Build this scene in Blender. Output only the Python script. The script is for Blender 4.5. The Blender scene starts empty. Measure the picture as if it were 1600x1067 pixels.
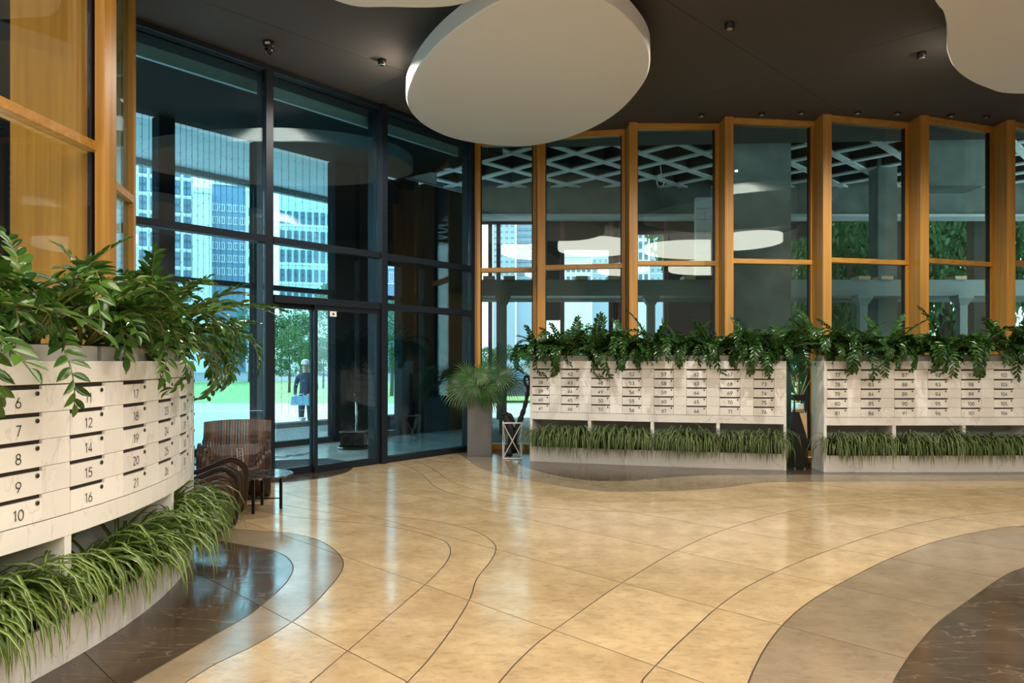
import bpy, bmesh, math, random
from mathutils import Vector, Matrix, Quaternion
from mathutils.geometry import delaunay_2d_cdt

sc = bpy.context.scene
COL = sc.collection
random.seed(7)
PI = math.pi

# ------------------------------------------------------------------ camera, sky, exposure
F = 1130.0      # focal length in pixels of the 1600 px frame
HZ = 564.0      # horizon row
EYE = 1.4
cam_d = bpy.data.cameras.new('camera')
cam_d.sensor_width = 36.0
cam_d.lens = F / 1600.0 * 36.0
cam_d.shift_y = (HZ - 533.5) / 1600.0
cam_d.clip_end = 600
cam = bpy.data.objects.new('camera', cam_d)
cam.location = (0, 0, EYE)
cam.rotation_euler = (PI / 2, 0, 0)
COL.objects.link(cam)
sc.camera = cam
sc.view_settings.view_transform = 'Standard'
sc.view_settings.look = 'None'
sc.view_settings.exposure = 0.0
sc.view_settings.gamma = 1.0
sc.view_settings.use_curve_mapping = False
sc.cycles.use_denoising = True
sc.cycles.max_bounces = 9
sc.cycles.diffuse_bounces = 4
sc.cycles.glossy_bounces = 4
sc.cycles.transparent_max_bounces = 28
sc.cycles.sample_clamp_indirect = 6.0
sc.cycles.caustics_reflective = False
sc.cycles.caustics_refractive = False

SKY_STRENGTH = 4.8
LAMP_STRENGTH = 9.3
SPOT_POWER = 360.0
world = bpy.data.worlds.new('overcast_sky')
sc.world = world
world.use_nodes = True
_n = world.node_tree.nodes
_bg = _n['Background']
_bg.inputs['Color'].default_value = (0.80, 0.91, 1.0, 1)
_bg.inputs['Strength'].default_value = SKY_STRENGTH


def gp(px, py):                      # floor point seen at a pixel
    y = EYE * F / (py - HZ)
    return ((px - 800) * y / F, y)


def ax(px, y):                       # x of a pixel column at depth y
    return (px - 800) * y / F


def az(py, y):                       # height of a pixel row at depth y
    return EYE + (HZ - py) * y / F


# ------------------------------------------------------------------ materials
def new_mat(name):
    m = bpy.data.materials.new(name)
    m.use_nodes = True
    nt = m.node_tree
    return m, nt, nt.nodes, nt.links, nt.nodes['Principled BSDF']


def flat(name, col, rough=0.5, metal=0.0, spec=0.5, noise=0.0, nscale=8.0, bump=0.0):
    m, nt, N, L, b = new_mat(name)
    b.inputs['Base Color'].default_value = (*col, 1)
    b.inputs['Roughness'].default_value = rough
    b.inputs['Metallic'].default_value = metal
    b.inputs['Specular IOR Level'].default_value = spec
    if noise or bump:
        tc = N.new('ShaderNodeTexCoord')
        nz = N.new('ShaderNodeTexNoise')
        nz.inputs['Scale'].default_value = nscale
        nz.inputs['Detail'].default_value = 6
        L.new(tc.outputs['Object'], nz.inputs['Vector'])
        if noise:
            r = N.new('ShaderNodeValToRGB')
            r.color_ramp.elements[0].position = 0.3
            r.color_ramp.elements[1].position = 0.7
            r.color_ramp.elements[0].color = (*[c * (1 - noise) for c in col], 1)
            r.color_ramp.elements[1].color = (*[min(1, c * (1 + noise)) for c in col], 1)
            L.new(nz.outputs['Fac'], r.inputs['Fac'])
            L.new(r.outputs['Color'], b.inputs['Base Color'])
        if bump:
            bp = N.new('ShaderNodeBump')
            bp.inputs['Strength'].default_value = bump
            bp.inputs['Distance'].default_value = 0.01
            L.new(nz.outputs['Fac'], bp.inputs['Height'])
            L.new(bp.outputs['Normal'], b.inputs['Normal'])
    return m


def stone(name, c0, c1, vein, vein_amt, rough=0.16, scale=1.3, pits=0.0, mottle=0.0):
    """Polished stone: cloudy ground, thin veins, a little tile to tile variation."""
    m, nt, N, L, b = new_mat(name)
    geo = N.new('ShaderNodeNewGeometry')
    oi = N.new('ShaderNodeObjectInfo')
    off = N.new('ShaderNodeVectorMath'); off.operation = 'MULTIPLY_ADD'
    cmb = N.new('ShaderNodeCombineXYZ')
    for k in range(3):
        L.new(oi.outputs['Random'], cmb.inputs[k])
    L.new(cmb.outputs[0], off.inputs[0])
    off.inputs[1].default_value = (37.0, 21.0, 11.0)
    L.new(geo.outputs['Position'], off.inputs[2])
    n1 = N.new('ShaderNodeTexNoise')
    n1.inputs['Scale'].default_value = scale * 2.2
    n1.inputs['Detail'].default_value = 9
    n1.inputs['Roughness'].default_value = 0.68
    L.new(off.outputs[0], n1.inputs['Vector'])
    r1 = N.new('ShaderNodeValToRGB')
    r1.color_ramp.elements[0].position = 0.34
    r1.color_ramp.elements[1].position = 0.68
    r1.color_ramp.elements[0].color = (*c0, 1)
    r1.color_ramp.elements[1].color = (*c1, 1)
    L.new(n1.outputs['Fac'], r1.inputs['Fac'])
    nf = N.new('ShaderNodeTexNoise')
    nf.inputs['Scale'].default_value = 26.0
    nf.inputs['Detail'].default_value = 10
    nf.inputs['Roughness'].default_value = 0.75
    mf = N.new('ShaderNodeMapping')
    mf.inputs['Rotation'].default_value = (0, 0, 0.75)
    mf.inputs['Scale'].default_value = (0.45, 1.0, 1)
    L.new(off.outputs[0], mf.inputs['Vector'])
    L.new(mf.outputs[0], nf.inputs['Vector'])
    rf = N.new('ShaderNodeMapRange')
    rf.inputs['From Min'].default_value = 0.36
    rf.inputs['From Max'].default_value = 0.50
    rf.inputs['To Min'].default_value = 1.0 - mottle
    rf.inputs['To Max'].default_value = 1.0
    L.new(nf.outputs['Fac'], rf.inputs['Value'])
    mg = N.new('ShaderNodeMixRGB'); mg.blend_type = 'MULTIPLY'; mg.inputs['Fac'].default_value = 1.0
    L.new(r1.outputs['Color'], mg.inputs['Color1'])
    L.new(rf.outputs[0], mg.inputs['Color2'])
    mp = N.new('ShaderNodeMapping')
    mp.inputs['Rotation'].default_value = (0, 0, 0.7)
    mp.inputs['Scale'].default_value = (0.7, 3.0, 1)
    L.new(off.outputs[0], mp.inputs['Vector'])
    n2 = N.new('ShaderNodeTexNoise')
    n2.inputs['Scale'].default_value = scale * 1.5
    n2.inputs['Detail'].default_value = 7
    n2.inputs['Distortion'].default_value = 0.5
    L.new(mp.outputs[0], n2.inputs['Vector'])
    r2 = N.new('ShaderNodeValToRGB')
    e = r2.color_ramp.elements
    e[0].position = 0.493; e[0].color = (0, 0, 0, 1)
    e[1].position = 0.50; e[1].color = (1, 1, 1, 1)
    e2 = r2.color_ramp.elements.new(0.507); e2.color = (0, 0, 0, 1)
    L.new(n2.outputs['Fac'], r2.inputs['Fac'])
    ml = N.new('ShaderNodeMath'); ml.operation = 'MULTIPLY'
    L.new(r2.outputs['Color'], ml.inputs[0])
    ml.inputs[1].default_value = vein_amt
    mx = N.new('ShaderNodeMixRGB')
    L.new(ml.outputs[0], mx.inputs['Fac'])
    L.new(mg.outputs['Color'], mx.inputs['Color1'])
    mx.inputs['Color2'].default_value = (*vein, 1)
    hs = N.new('ShaderNodeHueSaturation')
    mr = N.new('ShaderNodeMapRange')
    mr.inputs['To Min'].default_value = 0.93
    mr.inputs['To Max'].default_value = 1.06
    L.new(oi.outputs['Random'], mr.inputs['Value'])
    L.new(mr.outputs[0], hs.inputs['Value'])
    L.new(mx.outputs[0], hs.inputs['Color'])
    L.new(hs.outputs[0], b.inputs['Base Color'])
    n3 = N.new('ShaderNodeTexNoise')
    n3.inputs['Scale'].default_value = 5.0
    n3.inputs['Detail'].default_value = 8
    L.new(off.outputs[0], n3.inputs['Vector'])
    rr = N.new('ShaderNodeMapRange')
    rr.inputs['From Min'].default_value = 0.3
    rr.inputs['From Max'].default_value = 0.7
    rr.inputs['To Min'].default_value = rough - 0.04
    rr.inputs['To Max'].default_value = rough + 0.06
    L.new(n3.outputs['Fac'], rr.inputs['Value'])
    L.new(rr.outputs[0], b.inputs['Roughness'])
    if pits:
        bp = N.new('ShaderNodeBump')
        bp.inputs['Strength'].default_value = pits
        bp.inputs['Distance'].default_value = 0.004
        L.new(n3.outputs['Fac'], bp.inputs['Height'])
        L.new(bp.outputs[0], b.inputs['Normal'])
    return m


def wood(name, c0, c1, rough=0.38, axis='Z', vary=0.05):
    m, nt, N, L, b = new_mat(name)
    tc = N.new('ShaderNodeNewGeometry')
    mp = N.new('ShaderNodeMapping')
    mp.inputs['Scale'].default_value = {'Z': (14, 14, 0.5), 'X': (0.6, 14, 14)}[axis]
    L.new(tc.outputs['Position'], mp.inputs['Vector'])
    nz = N.new('ShaderNodeTexNoise')
    nz.inputs['Scale'].default_value = 1.5
    nz.inputs['Detail'].default_value = 8
    nz.inputs['Distortion'].default_value = 0.6
    L.new(mp.outputs[0], nz.inputs['Vector'])
    r = N.new('ShaderNodeValToRGB')
    r.color_ramp.elements[0].position = 0.3
    r.color_ramp.elements[1].position = 0.72
    r.color_ramp.elements[0].color = (*c0, 1)
    r.color_ramp.elements[1].color = (*c1, 1)
    L.new(nz.outputs['Fac'], r.inputs['Fac'])
    oi = N.new('ShaderNodeObjectInfo')
    mr = N.new('ShaderNodeMapRange')
    mr.inputs['To Min'].default_value = 1.0 - vary
    mr.inputs['To Max'].default_value = 1.0 + vary
    L.new(oi.outputs['Random'], mr.inputs['Value'])
    hs = N.new('ShaderNodeHueSaturation')
    L.new(mr.outputs[0], hs.inputs['Value'])
    L.new(r.outputs['Color'], hs.inputs['Color'])
    L.new(hs.outputs[0], b.inputs['Base Color'])
    b.inputs['Roughness'].default_value = rough
    bp = N.new('ShaderNodeBump')
    bp.inputs['Strength'].default_value = 0.08
    L.new(nz.outputs['Fac'], bp.inputs['Height'])
    L.new(bp.outputs[0], b.inputs['Normal'])
    return m


def glass(name, tint, refl):
    """Coated glazing: each face lets tinted light straight through and mirrors a share of it."""
    m = bpy.data.materials.new(name)
    m.use_nodes = True
    nt = m.node_tree
    N, L = nt.nodes, nt.links
    N.remove(N['Principled BSDF'])
    tr = N.new('ShaderNodeBsdfTransparent')
    tr.inputs['Color'].default_value = (*tint, 1)
    gl = N.new('ShaderNodeBsdfGlossy')
    gl.inputs['Roughness'].default_value = 0.0
    gl.inputs['Color'].default_value = (0.92, 0.96, 1.0, 1)
    lw = N.new('ShaderNodeLayerWeight')
    lw.inputs['Blend'].default_value = 0.5
    pw = N.new('ShaderNodeMath'); pw.operation = 'POWER'
    L.new(lw.outputs['Facing'], pw.inputs[0])
    pw.inputs[1].default_value = 4.0
    mr = N.new('ShaderNodeMapRange')
    mr.inputs['To Min'].default_value = refl
    mr.inputs['To Max'].default_value = 0.9
    L.new(pw.outputs[0], mr.inputs['Value'])
    mx = N.new('ShaderNodeMixShader')
    L.new(mr.outputs[0], mx.inputs['Fac'])
    L.new(tr.outputs[0], mx.inputs[1])
    L.new(gl.outputs[0], mx.inputs[2])
    L.new(mx.outputs[0], N['Material Output'].inputs['Surface'])
    return m


def lamp_mat(name, col, strength):
    m, nt, N, L, b = new_mat(name)
    b.inputs['Base Color'].default_value = (0.8, 0.78, 0.74, 1)
    b.inputs['Emission Color'].default_value = (*col, 1)
    b.inputs['Emission Strength'].default_value = strength
    return m


def leaf_mat(name, c0, c1, rough=0.25, transl=0.25):
    m, nt, N, L, b = new_mat(name)
    oi = N.new('ShaderNodeObjectInfo')
    geo = N.new('ShaderNodeNewGeometry')
    ad = N.new('ShaderNodeMath'); ad.operation = 'ADD'
    L.new(oi.outputs['Random'], ad.inputs[0])
    L.new(geo.outputs['Random Per Island'], ad.inputs[1])
    fr = N.new('ShaderNodeMath'); fr.operation = 'FRACT'
    L.new(ad.outputs[0], fr.inputs[0])
    r = N.new('ShaderNodeValToRGB')
    r.color_ramp.elements[0].color = (*c0, 1)
    r.color_ramp.elements[1].color = (*c1, 1)
    L.new(fr.outputs[0], r.inputs['Fac'])
    L.new(r.outputs['Color'], b.inputs['Base Color'])
    b.inputs['Roughness'].default_value = rough
    tl = N.new('ShaderNodeBsdfTranslucent')
    hs = N.new('ShaderNodeHueSaturation')
    hs.inputs['Value'].default_value = 1.6
    L.new(r.outputs['Color'], hs.inputs['Color'])
    L.new(hs.outputs[0], tl.inputs['Color'])
    mx = N.new('ShaderNodeMixShader')
    mx.inputs['Fac'].default_value = transl
    L.new(b.outputs[0], mx.inputs[1])
    L.new(tl.outputs[0], mx.inputs[2])
    L.new(mx.outputs[0], N['Material Output'].inputs['Surface'])
    return m


def stripe_mat(name, green, green2, cream):
    """Variegated blade: green middle, cream margins, by the blade's own width coordinate."""
    m, nt, N, L, b = new_mat(name)
    uv = N.new('ShaderNodeUVMap'); uv.uv_map = 'UVMap'
    sx = N.new('ShaderNodeSeparateXYZ')
    L.new(uv.outputs[0], sx.inputs[0])
    r = N.new('ShaderNodeValToRGB')
    r.color_ramp.interpolation = 'CONSTANT'
    e = r.color_ramp.elements
    e[0].position = 0.0; e[0].color = (*green, 1)
    e[1].position = 0.36; e[1].color = (*cream, 1)
    a = e.new(0.60); a.color = (*green2, 1)
    L.new(sx.outputs[0], r.inputs['Fac'])
    L.new(r.outputs['Color'], b.inputs['Base Color'])
    b.inputs['Roughness'].default_value = 0.35
    tl = N.new('ShaderNodeBsdfTranslucent')
    L.new(r.outputs['Color'], tl.inputs['Color'])
    mx = N.new('ShaderNodeMixShader'); mx.inputs['Fac'].default_value = 0.3
    L.new(b.outputs[0], mx.inputs[1]); L.new(tl.outputs[0], mx.inputs[2])
    L.new(mx.outputs[0], N['Material Output'].inputs['Surface'])
    return m


M = {}
M['beige'] = stone('beige_stone', (0.47, 0.335, 0.18), (0.68, 0.515, 0.30), (0.42, 0.28, 0.13), 0.22, 0.14, 1.3, 0.06, 0.24)
M['beige'].node_tree.nodes['Principled BSDF'].inputs['Specular IOR Level'].default_value = 0.75
M['taupe'] = stone('taupe_stone', (0.235, 0.18, 0.118), (0.335, 0.262, 0.176), (0.46, 0.37, 0.26), 0.28, 0.14, 1.0, 0.04, 0.16)
M['brown'] = stone('brown_marble', (0.056, 0.039, 0.027), (0.100, 0.073, 0.050), (0.40, 0.31, 0.22), 0.38, 0.12, 1.4, 0.03)
M['grout'] = flat('grout', (0.10, 0.075, 0.05), 0.8)
M['marble'] = stone('white_marble', (0.87, 0.865, 0.85), (0.93, 0.925, 0.91), (0.50, 0.48, 0.45), 0.42, 0.22, 0.9)
M['lattice'] = flat('niche_back', (0.62, 0.66, 0.68), 0.5)
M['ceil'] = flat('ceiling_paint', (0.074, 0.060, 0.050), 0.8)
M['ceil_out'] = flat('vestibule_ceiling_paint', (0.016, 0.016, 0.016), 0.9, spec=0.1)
M['pier'] = flat('matte_dark_metal', (0.008, 0.011, 0.015), 0.8, spec=0.08)
M['ceil_gap'] = flat('ceiling_joint', (0.02, 0.018, 0.016), 0.9)
M['disc'] = flat('disc_paint', (0.84, 0.81, 0.76), 0.6)
M['lamp'] = lamp_mat('luminous_disc', (1.0, 0.88, 0.73), LAMP_STRENGTH)
M['wood'] = wood('orange_timber', (0.40, 0.180, 0.028), (0.58, 0.300, 0.055))
M['woodx'] = wood('orange_timber_rail', (0.40, 0.180, 0.028), (0.58, 0.300, 0.055), axis='X')
M['frame'] = flat('dark_navy_metal', (0.011, 0.016, 0.024), 0.45, 0.0, 0.2)
M['gasket'] = flat('gasket', (0.01, 0.01, 0.01), 0.6)
M['gl_blue'] = glass('teal_glass', (0.64, 0.85, 0.89), 0.08)
M['gl_out'] = glass('outer_teal_glass', (0.82, 0.94, 0.96), 0.03)
M['gl_green'] = glass('green_glass', (0.63, 0.77, 0.735), 0.055)
M['gl_clear'] = glass('pale_glass', (0.90, 0.90, 0.86), 0.05)
M['black'] = flat('black_ink', (0.012, 0.012, 0.012), 0.5)
M['slot'] = flat('slot_dark', (0.022, 0.016, 0.014), 0.7)
M['steel'] = flat('brushed_steel', (0.62, 0.62, 0.62), 0.25, 1.0)
M['lockm'] = flat('lock_steel', (0.10, 0.095, 0.09), 0.3, 0.9)
M['trough'] = flat('trough_grey', (0.52, 0.51, 0.49), 0.5)
M['soil'] = flat('soil', (0.03, 0.022, 0.015), 0.95, noise=0.5, nscale=60)
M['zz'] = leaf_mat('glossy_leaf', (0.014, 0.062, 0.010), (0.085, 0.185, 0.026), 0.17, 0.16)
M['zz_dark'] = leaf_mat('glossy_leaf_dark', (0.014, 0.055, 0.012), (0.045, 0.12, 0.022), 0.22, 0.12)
M['stem'] = flat('leaf_stalk', (0.16, 0.20, 0.05), 0.45)
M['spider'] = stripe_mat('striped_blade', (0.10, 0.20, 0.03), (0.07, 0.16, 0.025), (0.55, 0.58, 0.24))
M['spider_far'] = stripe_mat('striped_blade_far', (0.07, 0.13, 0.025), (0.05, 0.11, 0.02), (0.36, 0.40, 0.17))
M['palm'] = leaf_mat('palm_leaf', (0.022, 0.075, 0.02), (0.08, 0.175, 0.04), 0.35, 0.2)
M['planter'] = flat('grey_planter', (0.135, 0.14, 0.145), 0.5, noise=0.05, nscale=30)
M['drift'] = flat('black_driftwood', (0.012, 0.010, 0.009), 0.6, noise=0.5, nscale=20, bump=0.6)
M['silver'] = flat('white_metal', (0.78, 0.78, 0.78), 0.3, 0.6)
M['slat'] = wood('dark_slat', (0.040, 0.020, 0.012), (0.105, 0.060, 0.036), 0.35, vary=0.5)
M['slat_dark'] = flat('dark_plywood', (0.030, 0.016, 0.011), 0.38, noise=0.3, nscale=25)
M['bmarble'] = stone('black_marble', (0.010, 0.010, 0.011), (0.03, 0.03, 0.032), (0.6, 0.6, 0.6), 0.7, 0.08, 3.0)
M['bmarble'].node_tree.nodes['Principled BSDF'].inputs['IOR'].default_value = 1.12
M['blackm'] = flat('black_metal', (0.015, 0.015, 0.016), 0.35, 0.5)
M['clear'] = glass('clear_acrylic', (0.93, 0.95, 0.95), 0.05)
M['paper'] = flat('paper', (0.85, 0.84, 0.80), 0.7)
M['lightwood'] = wood('pale_wood', (0.50, 0.33, 0.18), (0.64, 0.45, 0.27))
M['gold'] = flat('gold', (0.65, 0.45, 0.14), 0.3, 0.9)
M['rubber'] = flat('black_gloss', (0.012, 0.012, 0.013), 0.2)
M['mat'] = flat('mat_carpet', (0.035, 0.042, 0.055), 0.95, noise=0.4, nscale=140, bump=0.4)
M['mat_mark'] = flat('mat_marking', (0.35, 0.38, 0.42), 0.9)
M['vest'] = stone('vestibule_stone', (0.62, 0.60, 0.57), (0.74, 0.72, 0.69), (0.45, 0.43, 0.41), 0.3, 0.15, 1.0)
M['pave'] = flat('paving', (0.60, 0.61, 0.62), 0.8, noise=0.12, nscale=0.8)
M['asphalt'] = flat('asphalt', (0.22, 0.23, 0.24), 0.85, noise=0.15, nscale=2)
M['grass'] = flat('lawn', (0.30, 0.46, 0.16), 0.9, noise=0.35, nscale=3)
M['soffit'] = flat('soffit_panel', (0.62, 0.65, 0.66), 0.6)
M['rib'] = flat('bounce_lit_concrete', (0.80, 0.83, 0.81), 0.85, noise=0.15, nscale=4, bump=0.2)  # rib concrete with light bounced off the floor put into its colour
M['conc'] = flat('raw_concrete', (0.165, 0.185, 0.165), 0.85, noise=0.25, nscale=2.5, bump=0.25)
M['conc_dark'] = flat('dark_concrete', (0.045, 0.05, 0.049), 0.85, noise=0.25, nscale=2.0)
M['block'] = flat('aerated_block', (0.62, 0.64, 0.64), 0.9, noise=0.08, nscale=12)
M['redsteel'] = flat('primer_red_steel', (0.16, 0.06, 0.065), 0.6)
M['greysteel'] = flat('grey_steel', (0.22, 0.245, 0.235), 0.5)
M['granite'] = flat('granite', (0.30, 0.32, 0.32), 0.6, noise=0.3, nscale=60)
M['tw_white'] = flat('tower_white', (0.80, 0.82, 0.82), 0.8)
M['tw_cream'] = flat('tower_cream', (0.78, 0.80, 0.76), 0.8)
M['tw_blue'] = flat('tower_blue', (0.20, 0.30, 0.42), 0.8)
M['tw_haze'] = flat('tower_pale_blue', (0.42, 0.54, 0.66), 0.8)
M['tw_teal'] = flat('tower_pale_green', (0.55, 0.70, 0.64), 0.8)
M['tw_glass'] = flat('tower_window', (0.16, 0.25, 0.36), 0.25)
M['tw_frame'] = flat('tower_window_frame', (0.10, 0.14, 0.19), 0.5)
M['bark'] = flat('bark', (0.10, 0.075, 0.05), 0.9, noise=0.3, nscale=20)
M['tree'] = leaf_mat('tree_leaf', (0.025, 0.08, 0.025), (0.085, 0.19, 0.06), 0.6, 0.3)
M['skin'] = flat('skin', (0.55, 0.36, 0.27), 0.6)
M['cloth_navy'] = flat('navy_cloth', (0.04, 0.06, 0.10), 0.9)
M['cloth_dark'] = flat('dark_trousers', (0.03, 0.035, 0.045), 0.9)
M['cloth_white'] = flat('white_cloth', (0.75, 0.77, 0.78), 0.9)
M['cloth_blue'] = flat('pale_blue_cloth', (0.25, 0.48, 0.62), 0.9)
M['car'] = flat('car_paint', (0.10, 0.11, 0.13), 0.2, 0.3)
M['tyre'] = flat('tyre', (0.02, 0.02, 0.02), 0.8)
M['wallp'] = flat('wall_plaster', (0.22, 0.19, 0.165), 0.8)
M['bulb'] = flat('tiny_bulb', (0.85, 0.87, 0.88), 0.3)
M['wire'] = flat('thin_wire', (0.02, 0.04, 0.05), 0.6)


# ------------------------------------------------------------------ mesh builder
class MB:
    def __init__(s):
        s.v, s.f, s.m, s.uv = [], [], [], None
        s.mi = 0

    def add(s, vs, fs):
        o = len(s.v)
        s.v += [tuple(p) for p in vs]
        s.f += [tuple(i + o for i in f) for f in fs]
        s.m += [s.mi] * len(fs)

    def hexa(s, b, t):               # bottom and top rings of equal length, counter-clockwise from above
        n = len(b)
        s.add(list(b) + list(t), [tuple(range(n - 1, -1, -1)), tuple(range(n, 2 * n))] +
              [(i, (i + 1) % n, n + (i + 1) % n, n + i) for i in range(n)])

    def box(s, x0, x1, y0, y1, z0, z1):
        b = [(x0, y0, z0), (x1, y0, z0), (x1, y1, z0), (x0, y1, z0)]
        s.hexa(b, [(p[0], p[1], z1) for p in b])

    def obox(s, p0, p1, w, z0, z1, side=0.0):   # along a plan segment, w across; side shifts it to the left of p0->p1
        d = Vector((p1[0] - p0[0], p1[1] - p0[1])).normalized()
        n = Vector((-d.y, d.x))
        a, c = Vector(p0[:2]) + n * side, Vector(p1[:2]) + n * side
        q = [a - n * w / 2, c - n * w / 2, c + n * w / 2, a + n * w / 2]
        s.hexa([(p.x, p.y, z0) for p in q], [(p.x, p.y, z1) for p in q])

    def prism(s, poly, z0, z1):
        ar = sum(poly[i][0] * poly[(i + 1) % len(poly)][1] - poly[(i + 1) % len(poly)][0] * poly[i][1] for i in range(len(poly)))
        if ar < 0:
            poly = poly[::-1]
        s.hexa([(p[0], p[1], z0) for p in poly], [(p[0], p[1], z1) for p in poly])

    def tube(s, pts, r, n=6, closed=False):
        pts = [Vector(p) for p in pts]
        rs = r if isinstance(r, (list, tuple)) else [r] * len(pts)
        k = len(pts)
        rings = []
        up = Vector((0.13, 0.21, 0.97))
        for i, p in enumerate(pts):
            a = pts[(i - 1) % k] if (closed or i > 0) else p
            b = pts[(i + 1) % k] if (closed or i < k - 1) else p
            t = (b - a).normalized()
            u = t.cross(up)
            if u.length < 1e-3:
                u = t.cross(Vector((1, 0, 0)))
            u.normalize()
            w = t.cross(u)
            rings.append([p + (u * math.cos(2 * PI * j / n) + w * math.sin(2 * PI * j / n)) * rs[i] for j in range(n)])
        vs = [q for ring in rings for q in ring]
        fs = []
        for i in range(k if closed else k - 1):
            i2 = (i + 1) % k
            for j in range(n):
                fs.append((i * n + j, i2 * n + j, i2 * n + (j + 1) % n, i * n + (j + 1) % n))
        if not closed:
            fs.append(tuple(range(n)))
            fs.append(tuple((k - 1) * n + j for j in range(n - 1, -1, -1)))
        s.add(vs, fs)

    def lathe(s, prof, c, n=20):     # prof: (r, z) from bottom to top
        vs, fs = [], []
        for r, z in prof:
            vs += [(c[0] + r * math.cos(2 * PI * j / n), c[1] + r * math.sin(2 * PI * j / n), c[2] + z) for j in range(n)]
        for i in range(len(prof) - 1):
            for j in range(n):
                fs.append((i * n + j, i * n + (j + 1) % n, (i + 1) * n + (j + 1) % n, (i + 1) * n + j))
        fs.append(tuple(range(n - 1, -1, -1)))
        fs.append(tuple((len(prof) - 1) * n + j for j in range(n)))
        s.add(vs, fs)

    def mesh(s, name, mats, org=(0, 0, 0), smooth=False):
        me = bpy.data.meshes.new(name)
        me.from_pydata([(p[0] - org[0], p[1] - org[1], p[2] - org[2]) for p in s.v], [], s.f)
        for m in (mats if isinstance(mats, (list, tuple)) else [mats]):
            me.materials.append(m)
        if any(s.m):
            me.polygons.foreach_set('material_index', s.m)
        if smooth:
            me.polygons.foreach_set('use_smooth', [True] * len(me.polygons))
        if s.uv:
            l = me.uv_layers.new(name='UVMap')
            for poly in me.polygons:
                for li in poly.loop_indices:
                    l.data[li].uv = s.uv[me.loops[li].vertex_index]
        me.update()
        return me

    def build(s, name, mats, parent=None, smooth=False, bevel=0.0, segs=2):
        org = world_loc(parent) if parent else (0, 0, 0)
        o = bpy.data.objects.new(name, s.mesh(name, mats, org, smooth))
        link(o, parent)
        if bevel:
            b = o.modifiers.new('bevel', 'BEVEL')
            b.width = bevel; b.segments = segs; b.limit_method = 'ANGLE'
        return o


WL = {}


def world_loc(o):
    p = Vector((0, 0, 0))
    while o:
        p += o.location
        o = o.parent
    return p


def link(o, parent=None):
    COL.objects.link(o)
    if parent:
        o.parent = parent
    return o


def tag(o, label=None, cat=None, group=None, kind=None):
    if label: o['label'] = label
    if cat: o['category'] = cat
    if group: o['group'] = group
    if kind: o['kind'] = kind
    return o


def thing(name, loc, label=None, cat=None, group=None, kind=None, rz=0.0):
    o = bpy.data.objects.new(name, None)
    o.location = loc
    o.rotation_euler = (0, 0, rz)
    o.empty_display_size = 0.1
    link(o)
    return tag(o, label, cat, group, kind)


def obj(name, me, parent, mat4=None):
    o = bpy.data.objects.new(name, me)
    link(o, parent)
    if mat4 is not None:
        o.matrix_basis = mat4
    return o


def spline(pts, per=6, closed=False):
    out = []
    n = len(pts)
    P = [Vector(p) for p in pts]
    rng = n if closed else n - 1
    for i in range(rng):
        p1, p2 = P[i], P[(i + 1) % n]
        p0 = P[(i - 1) % n] if (closed or i > 0) else p1 * 2 - p2
        p3 = P[(i + 2) % n] if (closed or i + 2 < n) else p2 * 2 - p1
        for k in range(per):
            t = k / per
            out.append(0.5 * ((2 * p1) + (p2 - p0) * t + (2 * p0 - 5 * p1 + 4 * p2 - p3) * t * t + (3 * p1 - p0 - 3 * p2 + p3) * t ** 3))
    if not closed:
        out.append(P[-1])
    return out


def inside(p, poly):
    c = False
    for i in range(len(poly)):
        a, b = poly[i], poly[i - 1]
        if (a[1] > p[1]) != (b[1] > p[1]) and p[0] < (b[0] - a[0]) * (p[1] - a[1]) / (b[1] - a[1]) + a[0]:
            c = not c
    return c


CEIL = 4.9
TRANSOM = 2.84

# ================================================================== FLOOR
GL0, GL1 = Vector((-3.97, 7.30)), Vector((-0.64, 11.33))       # the dark glazed wall, in plan
GD = (GL1 - GL0).normalized()
GN = Vector((-GD.y, GD.x))                                      # outward
POSTS = [(-0.56, 11.42), (0.45, 11.08), (1.78, 10.60), (3.11, 10.35), (4.47, 10.25), (5.88, 10.30), (7.25, 10.50), (8.60, 10.85)]
LEFT_POST = (-2.765, 4.90)

floor_poly = [(-3.3, -6.5), (-3.05, 1.0), (-2.9, 3.6), LEFT_POST, (-3.28, 5.88), (-3.42, 6.25), tuple(GL0), tuple(GL1)] + \
             [(p[0], p[1] + 0.25) for p in POSTS] + [(9.4, 10.9), (9.4, -6.5)]
fl = MB()
fl.prism(floor_poly, -0.12, -0.006)
floor = fl.build('floor', M['grout'])
tag(floor, kind='structure')


def gpl(pts):
    return [gp(*p) for p in pts]


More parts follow.
